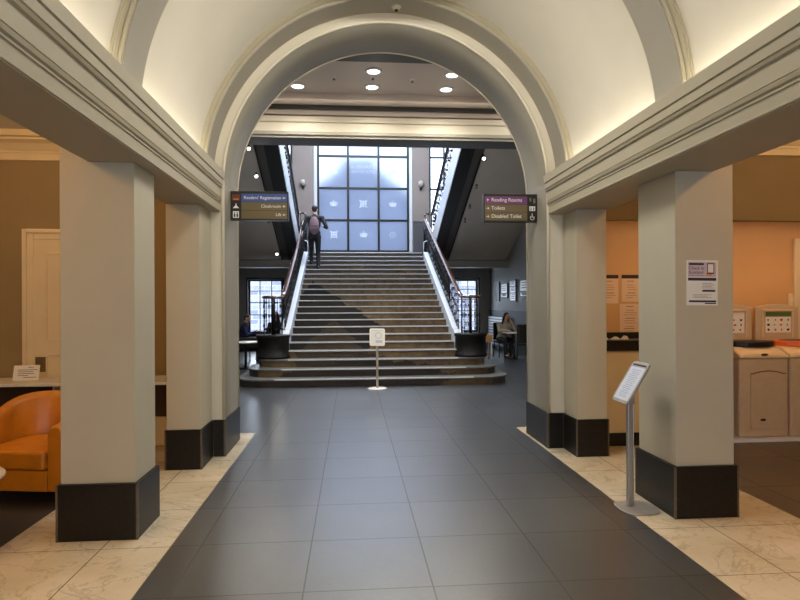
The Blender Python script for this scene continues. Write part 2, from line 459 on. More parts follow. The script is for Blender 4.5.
# ------------------------------------------------------------------ left side room
YL = 7.02
struct('wall_left_back', MB().box(-7, YL, 0, -2.2, YL + .24, 3.5), OCHREL)
struct('wall_left', MB().box(-7.15, -3, 0, -7, YL, 3.5), OCHRE)
struct('ceiling_left', MB().box(-7.15, -3.2, 3.5, -2.05, YL + .15, 3.6), CREAM)
struct('trim_left_crown', MB().prism([(YL, 3.20), (YL - .02, 3.20), (YL - .02, 3.275), (YL - .035, 3.28), (YL - .035, 3.30), (YL - .05, 3.31), (YL - .10, 3.37), (YL - .16, 3.40), (YL - .16, 3.42), (YL - .2, 3.43), (YL - .2, 3.499), (YL, 3.499)], 'x', -7, -2.2), SIDECREAM)
# door
mb = MB()
dx0, dx1, dz = -4.02, -3.10, 2.30
mb.box(dx0, YL - .035, 0, dx1, YL - .002, dz)
D = struct('door_1', mb, SIDECREAM)
mb = MB()
for (a, b, c, d) in ((dx0 - .105, 0, dx0, dz + .105), (dx1, 0, dx1 + .105, dz + .105), (dx0, dz, dx1, dz + .105)):
    mb.box(a, YL - .045, b, c, YL - .002, d)
for (a, b, c, d) in ((dx0 - .115, 0, dx0 - .07, dz + .115), (dx1 + .07, 0, dx1 + .115, dz + .115), (dx0 - .07, dz + .07, dx1 + .07, dz + .115)):
    mb.box(a, YL - .07, b, c, YL - .002, d)
mb.build('architrave', SIDECREAM, D, bevel=.006)
mb = MB()
for z0, z1 in ((.2, 1.0), (1.15, 2.15)):
    x0, x1 = dx0 + .13, dx1 - .13
    mb.box(x0, YL - .05, z0, x0 + .018, YL - .034, z1); mb.box(x1 - .018, YL - .05, z0, x1, YL - .034, z1)
    mb.box(x0 + .018, YL - .05, z0, x1 - .018, YL - .034, z0 + .018); mb.box(x0 + .018, YL - .05, z1 - .018, x1 - .018, YL - .034, z1)
mb.build('panel_moulding', SIDECREAM, D, bevel=.003)
MB().box(dx0 + .015, YL - .045, .80, dx0 + .125, YL - .033, .97).build('push_plate', mat('bronze_grey_plate', L(120, 100, 74), .4, .3), D)
# counter
t = thing('reception_counter', 'long cream counter along the ochre wall behind the orange armchair', 'counter', (-3.6, 6.7, 0))
MB().box(-5.6, 6.36, .715, -2.35, YL - .075, .745).build('worktop', WHITETOP, t, bevel=.003)
MB().box(-5.6, 6.62, .02, -2.35, 6.66, .33).build('lower_panel', SIDECREAM, t)
for x in (-5.58, -4.35, -3.57, -2.39): MB().box(x, 6.46, 0, x + .035, YL - .075, .715).build('support_panel', SIDECREAM, t)
MB().box(-5.6, 6.68, .33, -2.35, 6.70, .715).build('back_panel', mat('dark_brown_laminate', L(70, 52, 34), .5), t)
M = frame((-4.06, 6.62, .746), (1, -.05, .02), (0, .25, 1))
mb = MB(); rect_on(mb, M, 0, 0, .275, .165, -.002, 0)
pp = mb.build('notice_card', WHITEP, None, loc=(-3.9, 6.62, .746)); tag(pp, 'small white printed card propped on the left counter', 'notice')
mb = MB(); text_mb(mb, 'Notice', .022, M @ Matrix.Translation((.15, .135, 0)))
for k, (a, b) in enumerate(((.04, .25), (.05, .21), (.05, .22), (.05, .16), (.11, .25))): rect_on(mb, M, a, .112 - .02 * k, b, .117 - .02 * k)
mb.build('print', INK, pp)
# armchair (built in place)
def armchair():
    t = thing('armchair', 'orange leather tub armchair on black feet, left of the nearer left pillar', 'armchair', (-2.98, 5.1, 0))
    def U(off, n=28):        # horseshoe outline (open to -y)
        pts = []
        rx, ry = .42 + off, .36 + off
        for i in range(n + 1):
            a = math.radians(-18 + (216) * i / n); pts.append((rx * math.cos(a), .06 + ry * math.sin(a), math.sin(a)))
        # front ends
        return [(rx * .97, -.36)] + [(p[0], p[1]) for p in pts] + [(-rx * .97, -.36)]
    def height(y):
        f = max(0., min(1., (y + .36) / .72)); f = f * f * (3 - 2 * f)
        return .63 + .17 * f
    o_, i_ = U(0), U(-.12)
    mb = MB(); V = []
    for (xo, yo), (xi, yi) in zip(o_, i_):
        h = height(yo); row = [(xo, yo, .13), (xo, yo, h - .045), ((xo * .8 + xi * .2), (yo * .8 + yi * .2), h - .008), ((xo + xi) / 2, (yo + yi) / 2, h), ((xo * .2 + xi * .8), (yo * .2 + yi * .8), h - .01), (xi, yi, h - .05), (xi, yi, .13)]
        V.append([mb.v(p) for p in row])
    for a, b in zip(V, V[1:]):
        for k in range(7): mb._f([a[k], a[(k + 1) % 7], b[(k + 1) % 7], b[k]], True)
    mb._f(V[0]); mb._f(V[-1][::-1])
    mb.build('shell', LEATHER, t, local=True, bevel=.012)
    inner = [(x * .985, y - .003) for x, y in i_]
    MB().prism(inner, 'z', .13, .29).build('seat_base', LEATHER, t, local=True, bevel=.008)
    cush = [(x * .965, y + (-.02 if y < -.3 else -.012)) for x, y in i_]
    MB().prism(cush, 'z', .292, .44).build('seat_cushion', LEATHER, t, local=True, bevel=.03, seg=4)
    for x in (-.33, .33):
        for y in (-.28, .33): MB().cyl((x, y, 0), (x, y, .13), .022, .028, 12).build('foot', BLACK, t, local=True)
    t.rotation_euler.z = math.radians(-10)
armchair()
t = thing('round_table', 'round white-topped low table in front of the orange armchair', 'table', (-3.05, 3.97, 0))
MB().lathe([(0, .425), (.33, .425), (.35, .432), (.35, .446), (.345, .45), (0, .45)], (-3.05, 3.97, 0), 48).build('table_top', WHITETOP, t)
MB().cyl((-3.05, 3.97, .02), (-3.05, 3.97, .425), .03, n=16).build('column', STEEL, t)
MB().lathe([(0, 0), (.22, 0), (.22, .01), (.05, .025), (0, .025)], (-3.05, 3.97, 0), 32).build('base', STEEL, t)
def ceiling_lamp(name, label, x, y, z, r, group, on=LAMPON):
    t = thing(name, label, 'ceiling light', (x, y, z), group)
    MB().lathe([(r * .82, -.002), (r * .84, -.03), (r, -.028), (r + .012, -.008), (r + .012, 0), (r * .82, 0)], (x, y, z), 32).build('trim_ring', WHITEJ, t)
    MB().lathe([(0, -.03), (r * .5, -.028), (r * .8, -.016), (r * .8, -.003), (0, -.003)], (x, y, z), 32).build('diffuser', on, t)
    return t
ceiling_lamp('ceiling_light', 'lit round lamp in the ceiling of the left side room', -3.72, 6.05, 3.5, .14, None)

# ------------------------------------------------------------------ right side room
YR = 7.1
struct('wall_right_bulkhead', MB().box(2.2, YW, 2.455, 7.5, YW + .12, 3.5), OCHRE)
struct('wall_right_back', MB().box(2.2, YR, 0, 7.5, YR + .16, 2.64), SALMON)
struct('ceiling_right_recess', MB().box(2.2, YW + .12, 2.64, 7.5, YR, 2.7), CREAM)
struct('wall_right', MB().box(7.5, -3, 0, 7.65, YR + .15, 3.5), OCHRE)
struct('ceiling_right', MB().box(2.05, -3.2, 3.5, 7.65, YR + .15, 3.6), CREAM)
yy = YW
struct('trim_right_crown', MB().prism([(yy, 3.17), (yy - .03, 3.17), (yy - .03, 3.24), (yy - .045, 3.245), (yy - .045, 3.27), (yy - .06, 3.28), (yy - .11, 3.34), (yy - .17, 3.38), (yy - .17, 3.4), (yy - .2, 3.42), (yy - .2, 3.499), (yy, 3.499)], 'x', 2.346, 7.5), SIDECREAM)
mb = MB(); mb.box(5.16, YR - .05, 0, 6.2, YR - .002, 2.36)
D2 = struct('door_2', mb, SIDECREAM, bevel=.01)
MB().box(5.26, YR - .07, .05, 6.1, YR - .048, 2.27).build('door_leaf', SALMON, D2)
# counter with dark upstand
t = thing('service_counter', 'cream counter with black top and skirting between the two right pillars', 'counter', (3.0, 6.45, 0))
MB().box(2.23, 6.20, .14, 3.72, 6.24, 1.03).build('front_panel', SIDECREAM, t)
MB().box(2.23, 6.185, 0, 3.72, 6.24, .14).build('skirting', BLACK, t)
MB().box(2.23, 6.17 + .005, 1.03, 3.72, 6.62, 1.145).build('counter_top', BLACK, t, bevel=.004)
MB().box(2.23, 6.56, 1.145, 3.72, 6.62, 1.212).build('upstand', BLACK, t)
for i, (x, w, h, lb) in enumerate(((2.365, .035, .022, 'smallest white folded leaflet at the left end of the black counter top'), (2.475, .09, .03, 'wide white folded leaflet in the middle of the black counter top'), (2.585, .065, .04, 'white folded leaflet nearest the big right pillar on the counter'))):
    mb = MB(); mb.prism([(x - w / 2, 1.146), (x + w / 2, 1.146), (x + w * .1, 1.146 + h)], 'y', 6.30, 6.38)
    tag(mb.build('leaflet', WHITEP, None, loc=(x, 6.34, 1.146)), lb, 'leaflet', 'leaflets on the counter')
# notices on the back wall
def notice(label, x0, x1, z0, z1, header):
    M = frame((x0, YR - .002, z0), (1, 0, 0), (0, 0, 1)); w, h = x1 - x0, z1 - z0
    mb = MB(); rect_on(mb, M, 0, 0, w, h, -.003, .002)
    o = tag(mb.build('notice', mat('peach_paper', L(232, 206, 178), .6), None, loc=((x0 + x1) / 2, YR - .003, z0)), label, 'notice', 'paper notices on the right back wall')
    if header:
        mb = MB(); rect_on(mb, M, .0, h - .045, w, h, .002, .004); mb.build('header_band', INK, o)
    mb = MB()
    z = h - (.085 if header else .04); k = 0
    while z > .04:
        a = .04 + .04 * random.random(); b = w - .03 - .06 * random.random()
        if k in (0, 1): a, b = w * .3, w * .7
        rect_on(mb, M, a, z, b, z + (.012 if k % 4 == 0 else .007), .002, .0032)
        z -= .028 if k % 3 else .045; k += 1
    mb.build('print', mat('faint_ink', L(176, 150, 124), .6), o)
notice('paper notice with black header, mostly hidden behind the narrower right pillar', 2.62, 2.868, 1.545, 1.90, True)
notice('upper right paper notice with black header on the peach wall', 2.91, 3.135, 1.565, 1.90, True)
notice('lower right paper notice without header on the peach wall', 2.885, 3.14, 1.15, 1.54, False)
# light switch
o = MB().box(5.10, YR - .016, 1.50, 5.19, YR - .001, 1.66).build('light_switch', SIDECREAM, None, loc=(5.15, YR - .001, 1.58), bevel=.004)
tag(o, 'cream light switch plate on the peach wall above the bins', 'light switch')
MB().box(5.13, YR - .022, 1.56, 5.16, YR - .0155, 1.60).build('rocker', WHITEJ, o)
# bins
def make_bin(x0, x1, label, rim, header, full):
    cx = (x0 + x1) / 2; w = x1 - x0; y0, y1 = 6.26, 6.86
    t = thing('recycling_bin', label, 'bin', (cx, (y0 + y1) / 2, 0), 'recycling bins along the right wall')
    mb = MB(); mb.box(x0, y0, .04, x1, y1, .93)
    mb.build('body', BINP, t, bevel=.025, seg=3)
    # inset front door with arched head
    ax0, ax1 = x0 + .13, x1 - .04
    pts = [(ax0, .13), (ax1, .13), (ax1, .74)]
    for i in range(9): pts.append((ax1 + (ax0 - ax1) * (i + .5) / 9, .74 + .035 * math.sin(PI * (i + .5) / 9)))
    pts.append((ax0, .74))
    d = MB().prism(pts, 'y', y0 - .010, y0 + .004).build('front_door', BINP, t, bevel=.004)
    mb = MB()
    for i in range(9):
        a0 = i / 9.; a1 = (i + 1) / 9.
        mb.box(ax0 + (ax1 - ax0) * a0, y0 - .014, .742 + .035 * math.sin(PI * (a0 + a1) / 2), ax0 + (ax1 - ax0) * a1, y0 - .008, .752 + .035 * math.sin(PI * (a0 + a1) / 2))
    mb.build('door_lip', mat('bin_lip_brown', L(92, 74, 56), .5), d)  # darker brown line over the arched door head
    MB().ell((cx - .02, y0 - .011, .235), (.035, .008, .014)).build('lower_lock', BLACK, t)
    # sloping lid
    P = []
    n = 10
    mb = MB(); rows = []
    for k, (f, z) in enumerate(((0, .93), (.0, .955), (.1, 1.0), (.28, 1.045), (.5, 1.07), (1, 1.075))):
        yk = y0 - .012 + (y1 - .12 - y0) * f; row = []
        for i in range(n + 1):
            u = -1 + 2 * i / n
            row.append(mb.v((cx + u * (w / 2 + .004), yk, z - (.03 * u ** 4 if k > 1 else 0))))
        rows.append(row)
    for a, b in zip(rows, rows[1:]):
        for i in range(n): mb._f([a[i], a[i + 1], b[i + 1], b[i]], True)
    bl = [mb.v((v.co.x, v.co.y, .93)) for v in rows[-1]]
    for i in range(n): mb._f([rows[-1][i], rows[-1][i + 1], bl[i + 1], bl[i]])
    mb._f([r[0] for r in rows] + [bl[0]]); mb._f([r[-1] for r in rows][::-1] + [bl[-1]])
    mb.build('lid', BINL, t)
    MB().ell((cx, y0 - .012, .965), (.045, .01, .014)).build('lid_lock', BLACK, t)
    # opening with rim
    def ovpts(a, b, n=28): return [(cx + a * math.cos(2 * PI * i / n), y0 + .27 + b * math.sin(2 * PI * i / n)) for i in range(n)]
    mb = MB(); mb.prism(ovpts(.285, .2), 'z', 1.04, 1.105); rimo = mb.build('opening_rim', rim, t, bevel=.012)
    mb = MB(); mb.prism(ovpts(.21, .13), 'z', 1.09, 1.108); mb.build('opening', BLACK, rimo)
    # backboard
    yb = y1 - .02
    pts = [(x0 + .015, .95), (x1 - .015, .95), (x1 - .015, 1.49)]
    for i in range(9): pts.append((x1 - .015 - (w - .03) * (i + .5) / 9, 1.49 + .04 * math.sin(PI * (i + .5) / 9)))
    pts.append((x0 + .015, 1.49))
    bb = MB().prism(pts, 'y', yb, yb + .05).build('backboard', BINP, t, bevel=.012)
    mb = MB(); mb.box(x0 + .09, yb - .018, 1.44, x1 - .09, yb + .001, 1.465); mb.box(x0 + .09, yb - .012, 1.12, x0 + .105, yb + .001, 1.44); mb.box(x1 - .105, yb - .012, 1.12, x1 - .09, yb + .001, 1.44)
    mb.build('hood_moulding', BINL, bb, bevel=.005)
    sx0, sx1, sz0, sz1 = cx - .16, cx + .17, 1.18, 1.43
    st = MB().box(sx0, yb - .005, sz0, sx1, yb - .001, sz1).build('sticker', WHITEP, bb)
    if header: MB().box(sx0, yb - .007, sz1 - .055, sx1, yb - .0045, sz1).build('sticker_header', GREENP, bb)
    ms = [INK, REDP, GREYINK]
    for r in range(3):
        for c in range(4):
            px, pz = sx0 + .04 + c * .082 + random.uniform(-.01, .01), sz1 - .095 - r * .06
            q = MB(); a = random.uniform(.008, .02)
            q.ell((px, yb - .005, pz), (a, .0015, random.uniform(.008, .016)), None, 8, 6); q.build('icon', ms[(r * 3 + c * 2) % 3], bb)
    return t
make_bin(3.87, 4.455, 'recycling bin with a black-rimmed opening beside the big right pillar', BLACK, False, True)
make_bin(4.475, 5.06, 'recycling bin with an orange-rimmed opening at the right edge', BINO, True, False)
struct('trim_bin_kerb', MB().box(3.73, 6.2, 0, 6.5, 6.9, .038), WHITEJ)
for x, lbl in ((3.3, 'a'),): pass

# ------------------------------------------------------------------ poster on the pillar
M = frame((1.962, 4.068, 1.532), (1, 0, -.012), (.012, 0, 1)); w, h = .237, .325
mb = MB(); rect_on(mb, M, 0, 0, w, h, -.001, .0006)
po = tag(mb.build('poster', WHITEP, None, loc=(2.08, 4.068, 1.53)), 'white check-in poster stuck on the nearer right pillar', 'poster')
mb = MB(); rect_on(mb, M, .012, .205, w - .012, h - .012, .0006, .0009); mb.build('print_panel', LILAC, po)
mb = MB(); rect_on(mb, M, .012, .178, w - .012, .199, .0006, .0012)
rect_on(mb, M, .12, .098, .218, .112, .0006, .0012); rect_on(mb, M, .02, .022, w - .012, .036, .0006, .0012); rect_on(mb, M, .14, .01, w - .012, .018, .0006, .0012)
mb.build('dark_band', NAVY, po)
mb = MB(); text_mb(mb, 'Check In', .032, M @ Matrix.Translation((.018, .258, .001)), depth=.0004); text_mb(mb, 'Scotland', .032, M @ Matrix.Translation((.018, .228, .001)), depth=.0004)
rect_on(mb, M, .018, .29, .13, .305, .0009, .0013); rect_on(mb, M, .018, .213, .13, .215, .0009, .0013)
mb.build('lettering', NAVY, po)
mb = MB()
for k in range(4): rect_on(mb, M, .12, .124 + .011 * k, .21 - .02 * (k % 2), .127 + .011 * k, .0006, .001)
for k in range(3): rect_on(mb, M, .05, .055 + .010 * k, .19 - .03 * (k % 2), .058 + .010 * k, .0006, .001)
mb.build('small_print', GREYINK, po)
mb = MB(); rect_on(mb, M, .155, .228, .208, .305, .0009, .0016); ph = mb.build('phone_picture', INK, po)
mb = MB(); rect_on(mb, M, .161, .237, .202, .298, .0016, .002); mb.build('phone_screen', WHITEP, ph)
mb = MB(); rect_on(mb, M, .15, .213, .19, .228, .0009, .0014); mb.build('hand_picture', ORANGEP, po)

# ------------------------------------------------------------------ sign stands
def plate_pts(cx, cy, a, b, e=3.0, n=40, rot=0.):
    P = []
    for i in range(n):
        th = 2 * PI * i / n; c, s_ = math.cos(th), math.sin(th)
        x = a * math.copysign(abs(c) ** (2 / e), c); y = b * math.copysign(abs(s_) ** (2 / e), s_)
        P.append((cx + x * math.cos(rot) - y * math.sin(rot), cy + x * math.sin(rot) + y * math.cos(rot)))
    return P
t = thing('sign_stand', 'silver sign stand with a tilted white panel in front of the big right pillar', 'sign stand', (1.66, 4.32, 0))
MB().prism(plate_pts(1.695, 4.29, .145, .155), 'z', 0, .012).build('base_plate', PLATE, t, bevel=.004)
mb = MB(); mb.box(1.638, 4.30, .012, 1.674, 4.34, 0.84); mb.box(1.68, 4.31, .012, 1.688, 4.33, .80); mb.build('pole', STEEL, t, bevel=.004)
c = Vector((1.645, 4.265, .955)); sl = Vector((.157, 0, .256)).normalized(); wy = Vector((0, -1, 0))
M = frame(c, wy, sl)        # z axis = wy x sl
if (M.to_3x3() @ Vector((0, 0, 1))).x > 0: pass
mb = MB(); P = plate_pts(0, 0, .128, .172, 9, 48)
vs = [[mb.v(M @ Vector((x, y, d))) for x, y in P] for d in (-.008, .008)]
mb._f(vs[0][::-1]); mb._f(vs[1])
for i in range(48): mb._f([vs[0][i], vs[0][(i + 1) % 48], vs[1][(i + 1) % 48], vs[1][i]])
pan = mb.build('panel_frame', PLATE, t)
mb = MB(); rect_on(mb, M, -.108, -.15, .108, .125, .008, .0095); mb.build('notice_sheet', mat('white_sheet', L(214, 222, 240), .4), pan)
mb = MB(); rect_on(mb, M, -.10, .137, .10, .150, .008, .010); mb.build('clip_slot', INK, pan)
mb = MB()
for k in range(15): rect_on(mb, M, -.07 + .01 * (k % 3), .10 - .016 * k, .07 - .02 * (k % 2), .105 - .016 * k, .0095, .0101)
mb.build('print', mat('pale_blue_print', L(168, 178, 200), .6), pan)
mb = MB(); mb.box(1.64, 4.28, .79, 1.68, 4.36, .90); mb.build('bracket', STEEL, t)

t = thing('sign_stand', 'slim white sign stand standing on the floor before the staircase', 'sign stand', (.02, 10.82, 0))
MB().lathe([(0, 0), (.175, 0), (.178, .006), (.16, .012), (.03, .02), (0, .02)], (.02, 10.82, 0), 40).build('base_plate', mat('white_enamel', L(226, 220, 206), .35), t)
MB().cyl((.02, 10.82, .02), (.02, 10.82, .86), .021, n=16).build('pole', mat('beige_enamel', L(190, 178, 156), .4), t)
M = frame((.02, 10.785, .945), (1, 0, -.02), (.02, .35, 1))
mb = MB(); P = plate_pts(0, 0, .14, .165, 12, 48)
vs = [[mb.v(M @ Vector((x, y, d))) for x, y in P] for d in (-.01, .008)]
mb._f(vs[0][::-1]); mb._f(vs[1])
for i in range(48): mb._f([vs[0][i], vs[0][(i + 1) % 48], vs[1][(i + 1) % 48], vs[1][i]])
pan = mb.build('panel_frame', mat('ivory_frame', L(242, 238, 222), .4), t)
mb = MB(); rect_on(mb, M, -.118, -.14, .118, .14, .008, .0095); mb.build('notice_sheet', WHITEP, pan)
mb = MB()
for i in range(24):
    a = 2 * PI * i / 24; x, y = .02 + .055 * math.cos(a), .03 + .055 * math.sin(a); rect_on(mb, M, x - .007, y - .007, x + .007, y + .007, .0095, .0102)
rect_on(mb, M, -.03, -.11, .09, -.06, .0095, .0102); rect_on(mb, M, -.1, .115, .1, .125, .0095, .0102)
mb.build('print', mat('pale_grey_print', L(196, 196, 202), .6), pan)

# ------------------------------------------------------------------ hanging direction signs
def arrow(mb, M, x, y, s, d):
    """small arrow, d = 'l','r','u'"""
    Z0, Z1 = .001, .002
    R = {'r': 0, 'u': PI / 2, 'l': PI}[d]
    Q = M @ Matrix.Translation((x, y, 0)) @ Matrix.Rotation(R, 4, 'Z')
    rect_on(mb, Q, -s, -.12 * s, .3 * s, .12 * s, Z0, Z1)
    for k in (-1, 1):
        P = [(1.0 * s, 0), (.1 * s, k * .75 * s), (-.1 * s, k * .5 * s), (.55 * s, 0)]
        V = [[mb.v(Q @ Vector((p[0], p[1], z))) for p in P] for z in (Z0, Z1)]
        mb._f(V[0]); mb._f(V[1][::-1])
        for i in range(4): mb._f([V[0][i], V[0][(i + 1) % 4], V[1][(i + 1) % 4], V[1][i]])
def hsign(label, x0, x1, rows, left):
    y0, y1, z0, z1 = 6.52, 6.60, 2.468, 2.783
    t = thing('direction_sign', label, 'sign', ((x0 + x1) / 2, 6.56, z0), 'direction signs on the arch jambs')
    MB().box(x0, y0, z0, x1, y1, z1).build('sign_case', SIGNK, t, bevel=.004)
    M = frame((x0, y0, z0), (1, 0, 0), (0, 0, 1)); W = x1 - x0; Hh = z1 - z0
    ic = .115
    a, b = (ic, W - .012) if left else (.012, W - ic)
    rh = (Hh - .04) / 3
    for k, (txt, m, ar) in enumerate(rows):
        zb = .014 + rh * (2 - k)
        mb = MB(); rect_on(mb, M, a, zb + .002, b, zb + rh - .002, 0, .002); row = mb.build('sign_row', m, t)
        mb = MB(); MM = M @ Matrix.Translation((0, 0, .002))
        if left:
            text_mb(mb, txt, .0465, MM @ Matrix.Translation((b - .065, zb + .032, .0005)), 'RIGHT', .0006); arrow(mb, MM, b - .032, zb + rh / 2, .018, ar)
        else:
            text_mb(mb, txt, .056, MM @ Matrix.Translation((a + .075, zb + .032, .0005)), 'LEFT', .0006); arrow(mb, MM, a + .034, zb + rh / 2, .018, ar)
        mb.build('lettering', WHT, row)
    ix = ic / 2 if left else W - ic / 2
    zc = [.014 + rh * (2 - k) + rh / 2 for k in range(3)]
    MI = M @ Matrix.Translation((0, 0, .0005))
    if left:
        mb = MB(); rect_on(mb, MI, ix - .04, zc[0] - .03, ix + .04, zc[0] + .035); p = mb.build('picture', mat('dark_orange_print', L(110, 52, 24), .5), t)
        mb = MB(); rect_on(mb, MI, ix - .03, zc[0] - .022, ix + .03, zc[0] - .01, .0012, .002); mb.build('picture_band', ORANGEP, p)  # lighter orange band printed across the picture
        mb = MB()        # coat hanger pictogram
        P = [(ix - .034, zc[1] - .022), (ix + .034, zc[1] - .022), (ix + .006, zc[1] + .01), (ix - .006, zc[1] + .01)]
        V = [[mb.v(MI @ Vector((p[0], p[1], z))) for p in P] for z in (0, .0014)]
        mb._f(V[0]); mb._f(V[1])
        for i in range(4): mb._f([V[0][i], V[0][(i + 1) % 4], V[1][(i + 1) % 4], V[1][i]])
        rect_on(mb, MI, ix - .004, zc[1] + .008, ix + .006, zc[1] + .028)
        mb.build('hanger_icon', WHT, t)
        mb = MB(); rect_on(mb, MI, ix - .032, zc[2] - .036, ix + .032, zc[2] + .036); p = mb.build('lift_icon', WHT, t)
        mb = MB()
        for dx in (-.014, .014):
            rect_on(mb, MI, ix + dx - .008, zc[2] - .026, ix + dx + .008, zc[2] + .008, .0012, .002); rect_on(mb, MI, ix + dx - .005, zc[2] + .012, ix + dx + .005, zc[2] + .024, .0012, .002)
        mb.build('lift_figure', INK, p)
    else:
        mb = MB(); rect_on(mb, MI, ix - .03, zc[0] - .01, ix - .012, zc[0] + .03); rect_on(mb, MI, ix + .012, zc[0] - .03, ix + .035, zc[0] + .02); mb.build('reading_icon', GREYINK, t)
        mb = MB(); rect_on(mb, MI, ix - .034, zc[1] - .026, ix + .034, zc[1] + .026); p = mb.build('toilet_icon', WHT, t)
        mb = MB()
        for dx in (-.015, .015): rect_on(mb, MI, ix + dx - .007, zc[1] - .02, ix + dx + .007, zc[1] + .008, .0012, .002); rect_on(mb, MI, ix + dx - .004, zc[1] + .011, ix + dx + .004, zc[1] + .02, .0012, .002)
        mb.build('toilet_figure', GREYINK, p)
        mb = MB()
        for i in range(18):
            q = PI * .75 + 1.5 * PI * i / 18; rect_on(mb, MI, ix + .022 * math.cos(q) - .005, zc[2] - .012 + .022 * math.sin(q) - .005, ix + .022 * math.cos(q) + .005, zc[2] - .012 + .022 * math.sin(q) + .005)
        rect_on(mb, MI, ix - .006, zc[2] - .008, ix + .003, zc[2] + .02); rect_on(mb, MI, ix - .007, zc[2] + .024, ix + .004, zc[2] + .036); rect_on(mb, MI, ix, zc[2] - .01, ix + .024, zc[2] - .002)
        mb.build('wheelchair_icon', WHT, t)
hsign('left hanging direction sign with a blue Readers\' Registration row', XA - R1 + .001, -1.125, (("Readers' Registration", BLUE, 'l'), ('Cloakroom', OLIVE, 'l'), ('Lift', OLIVE, 'l')), True)
hsign('right hanging direction sign with a purple Reading Rooms row', 1.04, XA + R1 - .001, (('Reading Rooms', PURPLE, 'u'), ('Toilets', OLIVE, 'r'), ('Disabled Toilet', OLIVE, 'r')), False)
t = thing('smoke_detector', 'small white detector with black vents at the crown of the rib above the arch', 'smoke detector', (.03, 6.03, ZS + RR - .002))
MB().lathe([(0, -.03), (.03, -.028), (.045, -.012), (.05, 0), (0, 0)], (.03, 6.03, ZS + RR - .002), 24).build('housing', CREAM, t)
MB().lathe([(0, -.052), (.016, -.048), (.018, -.04), (.02, -.034), (.008, -.03), (0, -.03)], (.03, 6.03, ZS + RR - .002), 16).build('sensor', BLACK, t)

# ------------------------------------------------------------------ stair hall shell
XW, YF = 4.42, 20.5
RISE, GO, Y0 = .15, .36, 11.15
YLAND = Y0 + 20 * GO      # 18.35
ZL = 21 * RISE            # 3.15
def Zn(y): return RISE + (y - Y0) * RISE / GO
for sd, nm in ((-1, 'stair_left'), (1, 'stair_right')):
    struct('wall_' + nm, MB().box(sd * XW, 7.27, 0, sd * (XW + .2), YF + .3, 8.8), SHALL)
    struct('wall_return_' + nm, MB().box(sd * 2.0, 7.27, 0 if sd > 9 else 2.0, sd * (XW + .2), 7.4, 5.6), SHALL)
    struct('baseboard_' + nm, MB().box(sd * (XW - .012), 7.28, 0, sd * XW, YF, 1.28), DADO)
    struct('trim_dado_' + nm, MB().box(sd * (XW - .03), 7.28, 1.28, sd * XW, YF, 1.33), DADO)
# front ceiling: border, tray, black bar for the slot's shade, cornice beam
struct('ceiling_stairhall', MB().box(-XW, YB, 5.36, XW, 11.3, 5.6), CEIL)
mb = MB(); mb.box(-XW, YB, 5.22, XW, 8.95, 5.36)
struct('ceiling_border_near', mb, BEAMGR)  # dark grey stands in for this strip being unlit
mb = MB(); mb.box(-XW, 10.7, 5.24, XW, 11.0, 5.36)
struct('ceiling_border_far', mb, CEIL)
YBM = 11.25
struct('wall_beam', MB().box(-XW, YBM, 4.68, XW, YBM + .5, 8.8), BEAMGR)  # beam face coloured dark in place of its shadow
cpf = [(YBM, 4.69), (YBM - .03, 4.69), (YBM - .03, 4.73), (YBM - .07, 4.75), (YBM - .07, 4.80)]
struct('trim_beam_lower', MB().prism([(YBM, 4.69), (YBM - .03, 4.69), (YBM - .03, 4.72), (YBM - .07, 4.74), (YBM - .07, 4.80), (YBM, 4.80)], 'x', -XW, XW), RIB)
struct('trim_beam_cove', MB().prism([(YBM, 4.80), (YBM - .06, 4.80), (YBM - .07, 4.96), (YBM - .10, 4.975), (YBM - .10, 5.01), (YBM - .085, 5.02), (YBM - .085, 5.08), (YBM, 5.08)], 'x', -XW, XW), CREAM)
struct('trim_beam_shadow_bar', MB().box(-XW, 11.0, 5.17, XW, 11.05, 5.36), BLACK)  # solid black bar paints the dark of the shadow gap
struct('trim_beam_band', MB().box(-XW, 11.12, 5.10, XW, YBM, 5.36), CEIL)
# downlights
for x, y, l in ((-.07, 9.62, 'upper middle lit round downlight seen at the top of the arch'), (1.24, 9.68, 'upper right lit round downlight half cut by the arch'),
                (-.07, 10.32, 'lower middle lit round downlight directly above the staircase axis'), (-1.36, 10.36, 'lit round downlight furthest left under the arch'), (1.24, 10.34, 'lower right lit round downlight above the stairs')):
    ceiling_lamp('downlight', l, x, y, 5.36, .125, 'round downlights in the stair hall ceiling')
for x, y, l in ((-.72, 9.95, 'small ceiling sprinkler between the left and middle downlights'), (.6, 9.97, 'small ceiling sprinkler between the middle and right downlights'), (-.07, 9.9, 'small ceiling sprinkler between the two middle downlights')):
    t = thing('sprinkler', l, 'sprinkler', (x, y, 5.363), 'ceiling sprinklers')
    MB().lathe([(0, -.012), (.04, -.008), (.05, 0), (0, 0)], (x, y, 5.363), 16).build('rose', WHITEJ, t)
    MB().lathe([(0, -.055), (.022, -.052), (.022, -.046), (.008, -.04), (.008, -.012), (0, -.012)], (x, y, 5.363), 12).build('nozzle', IRON, t)

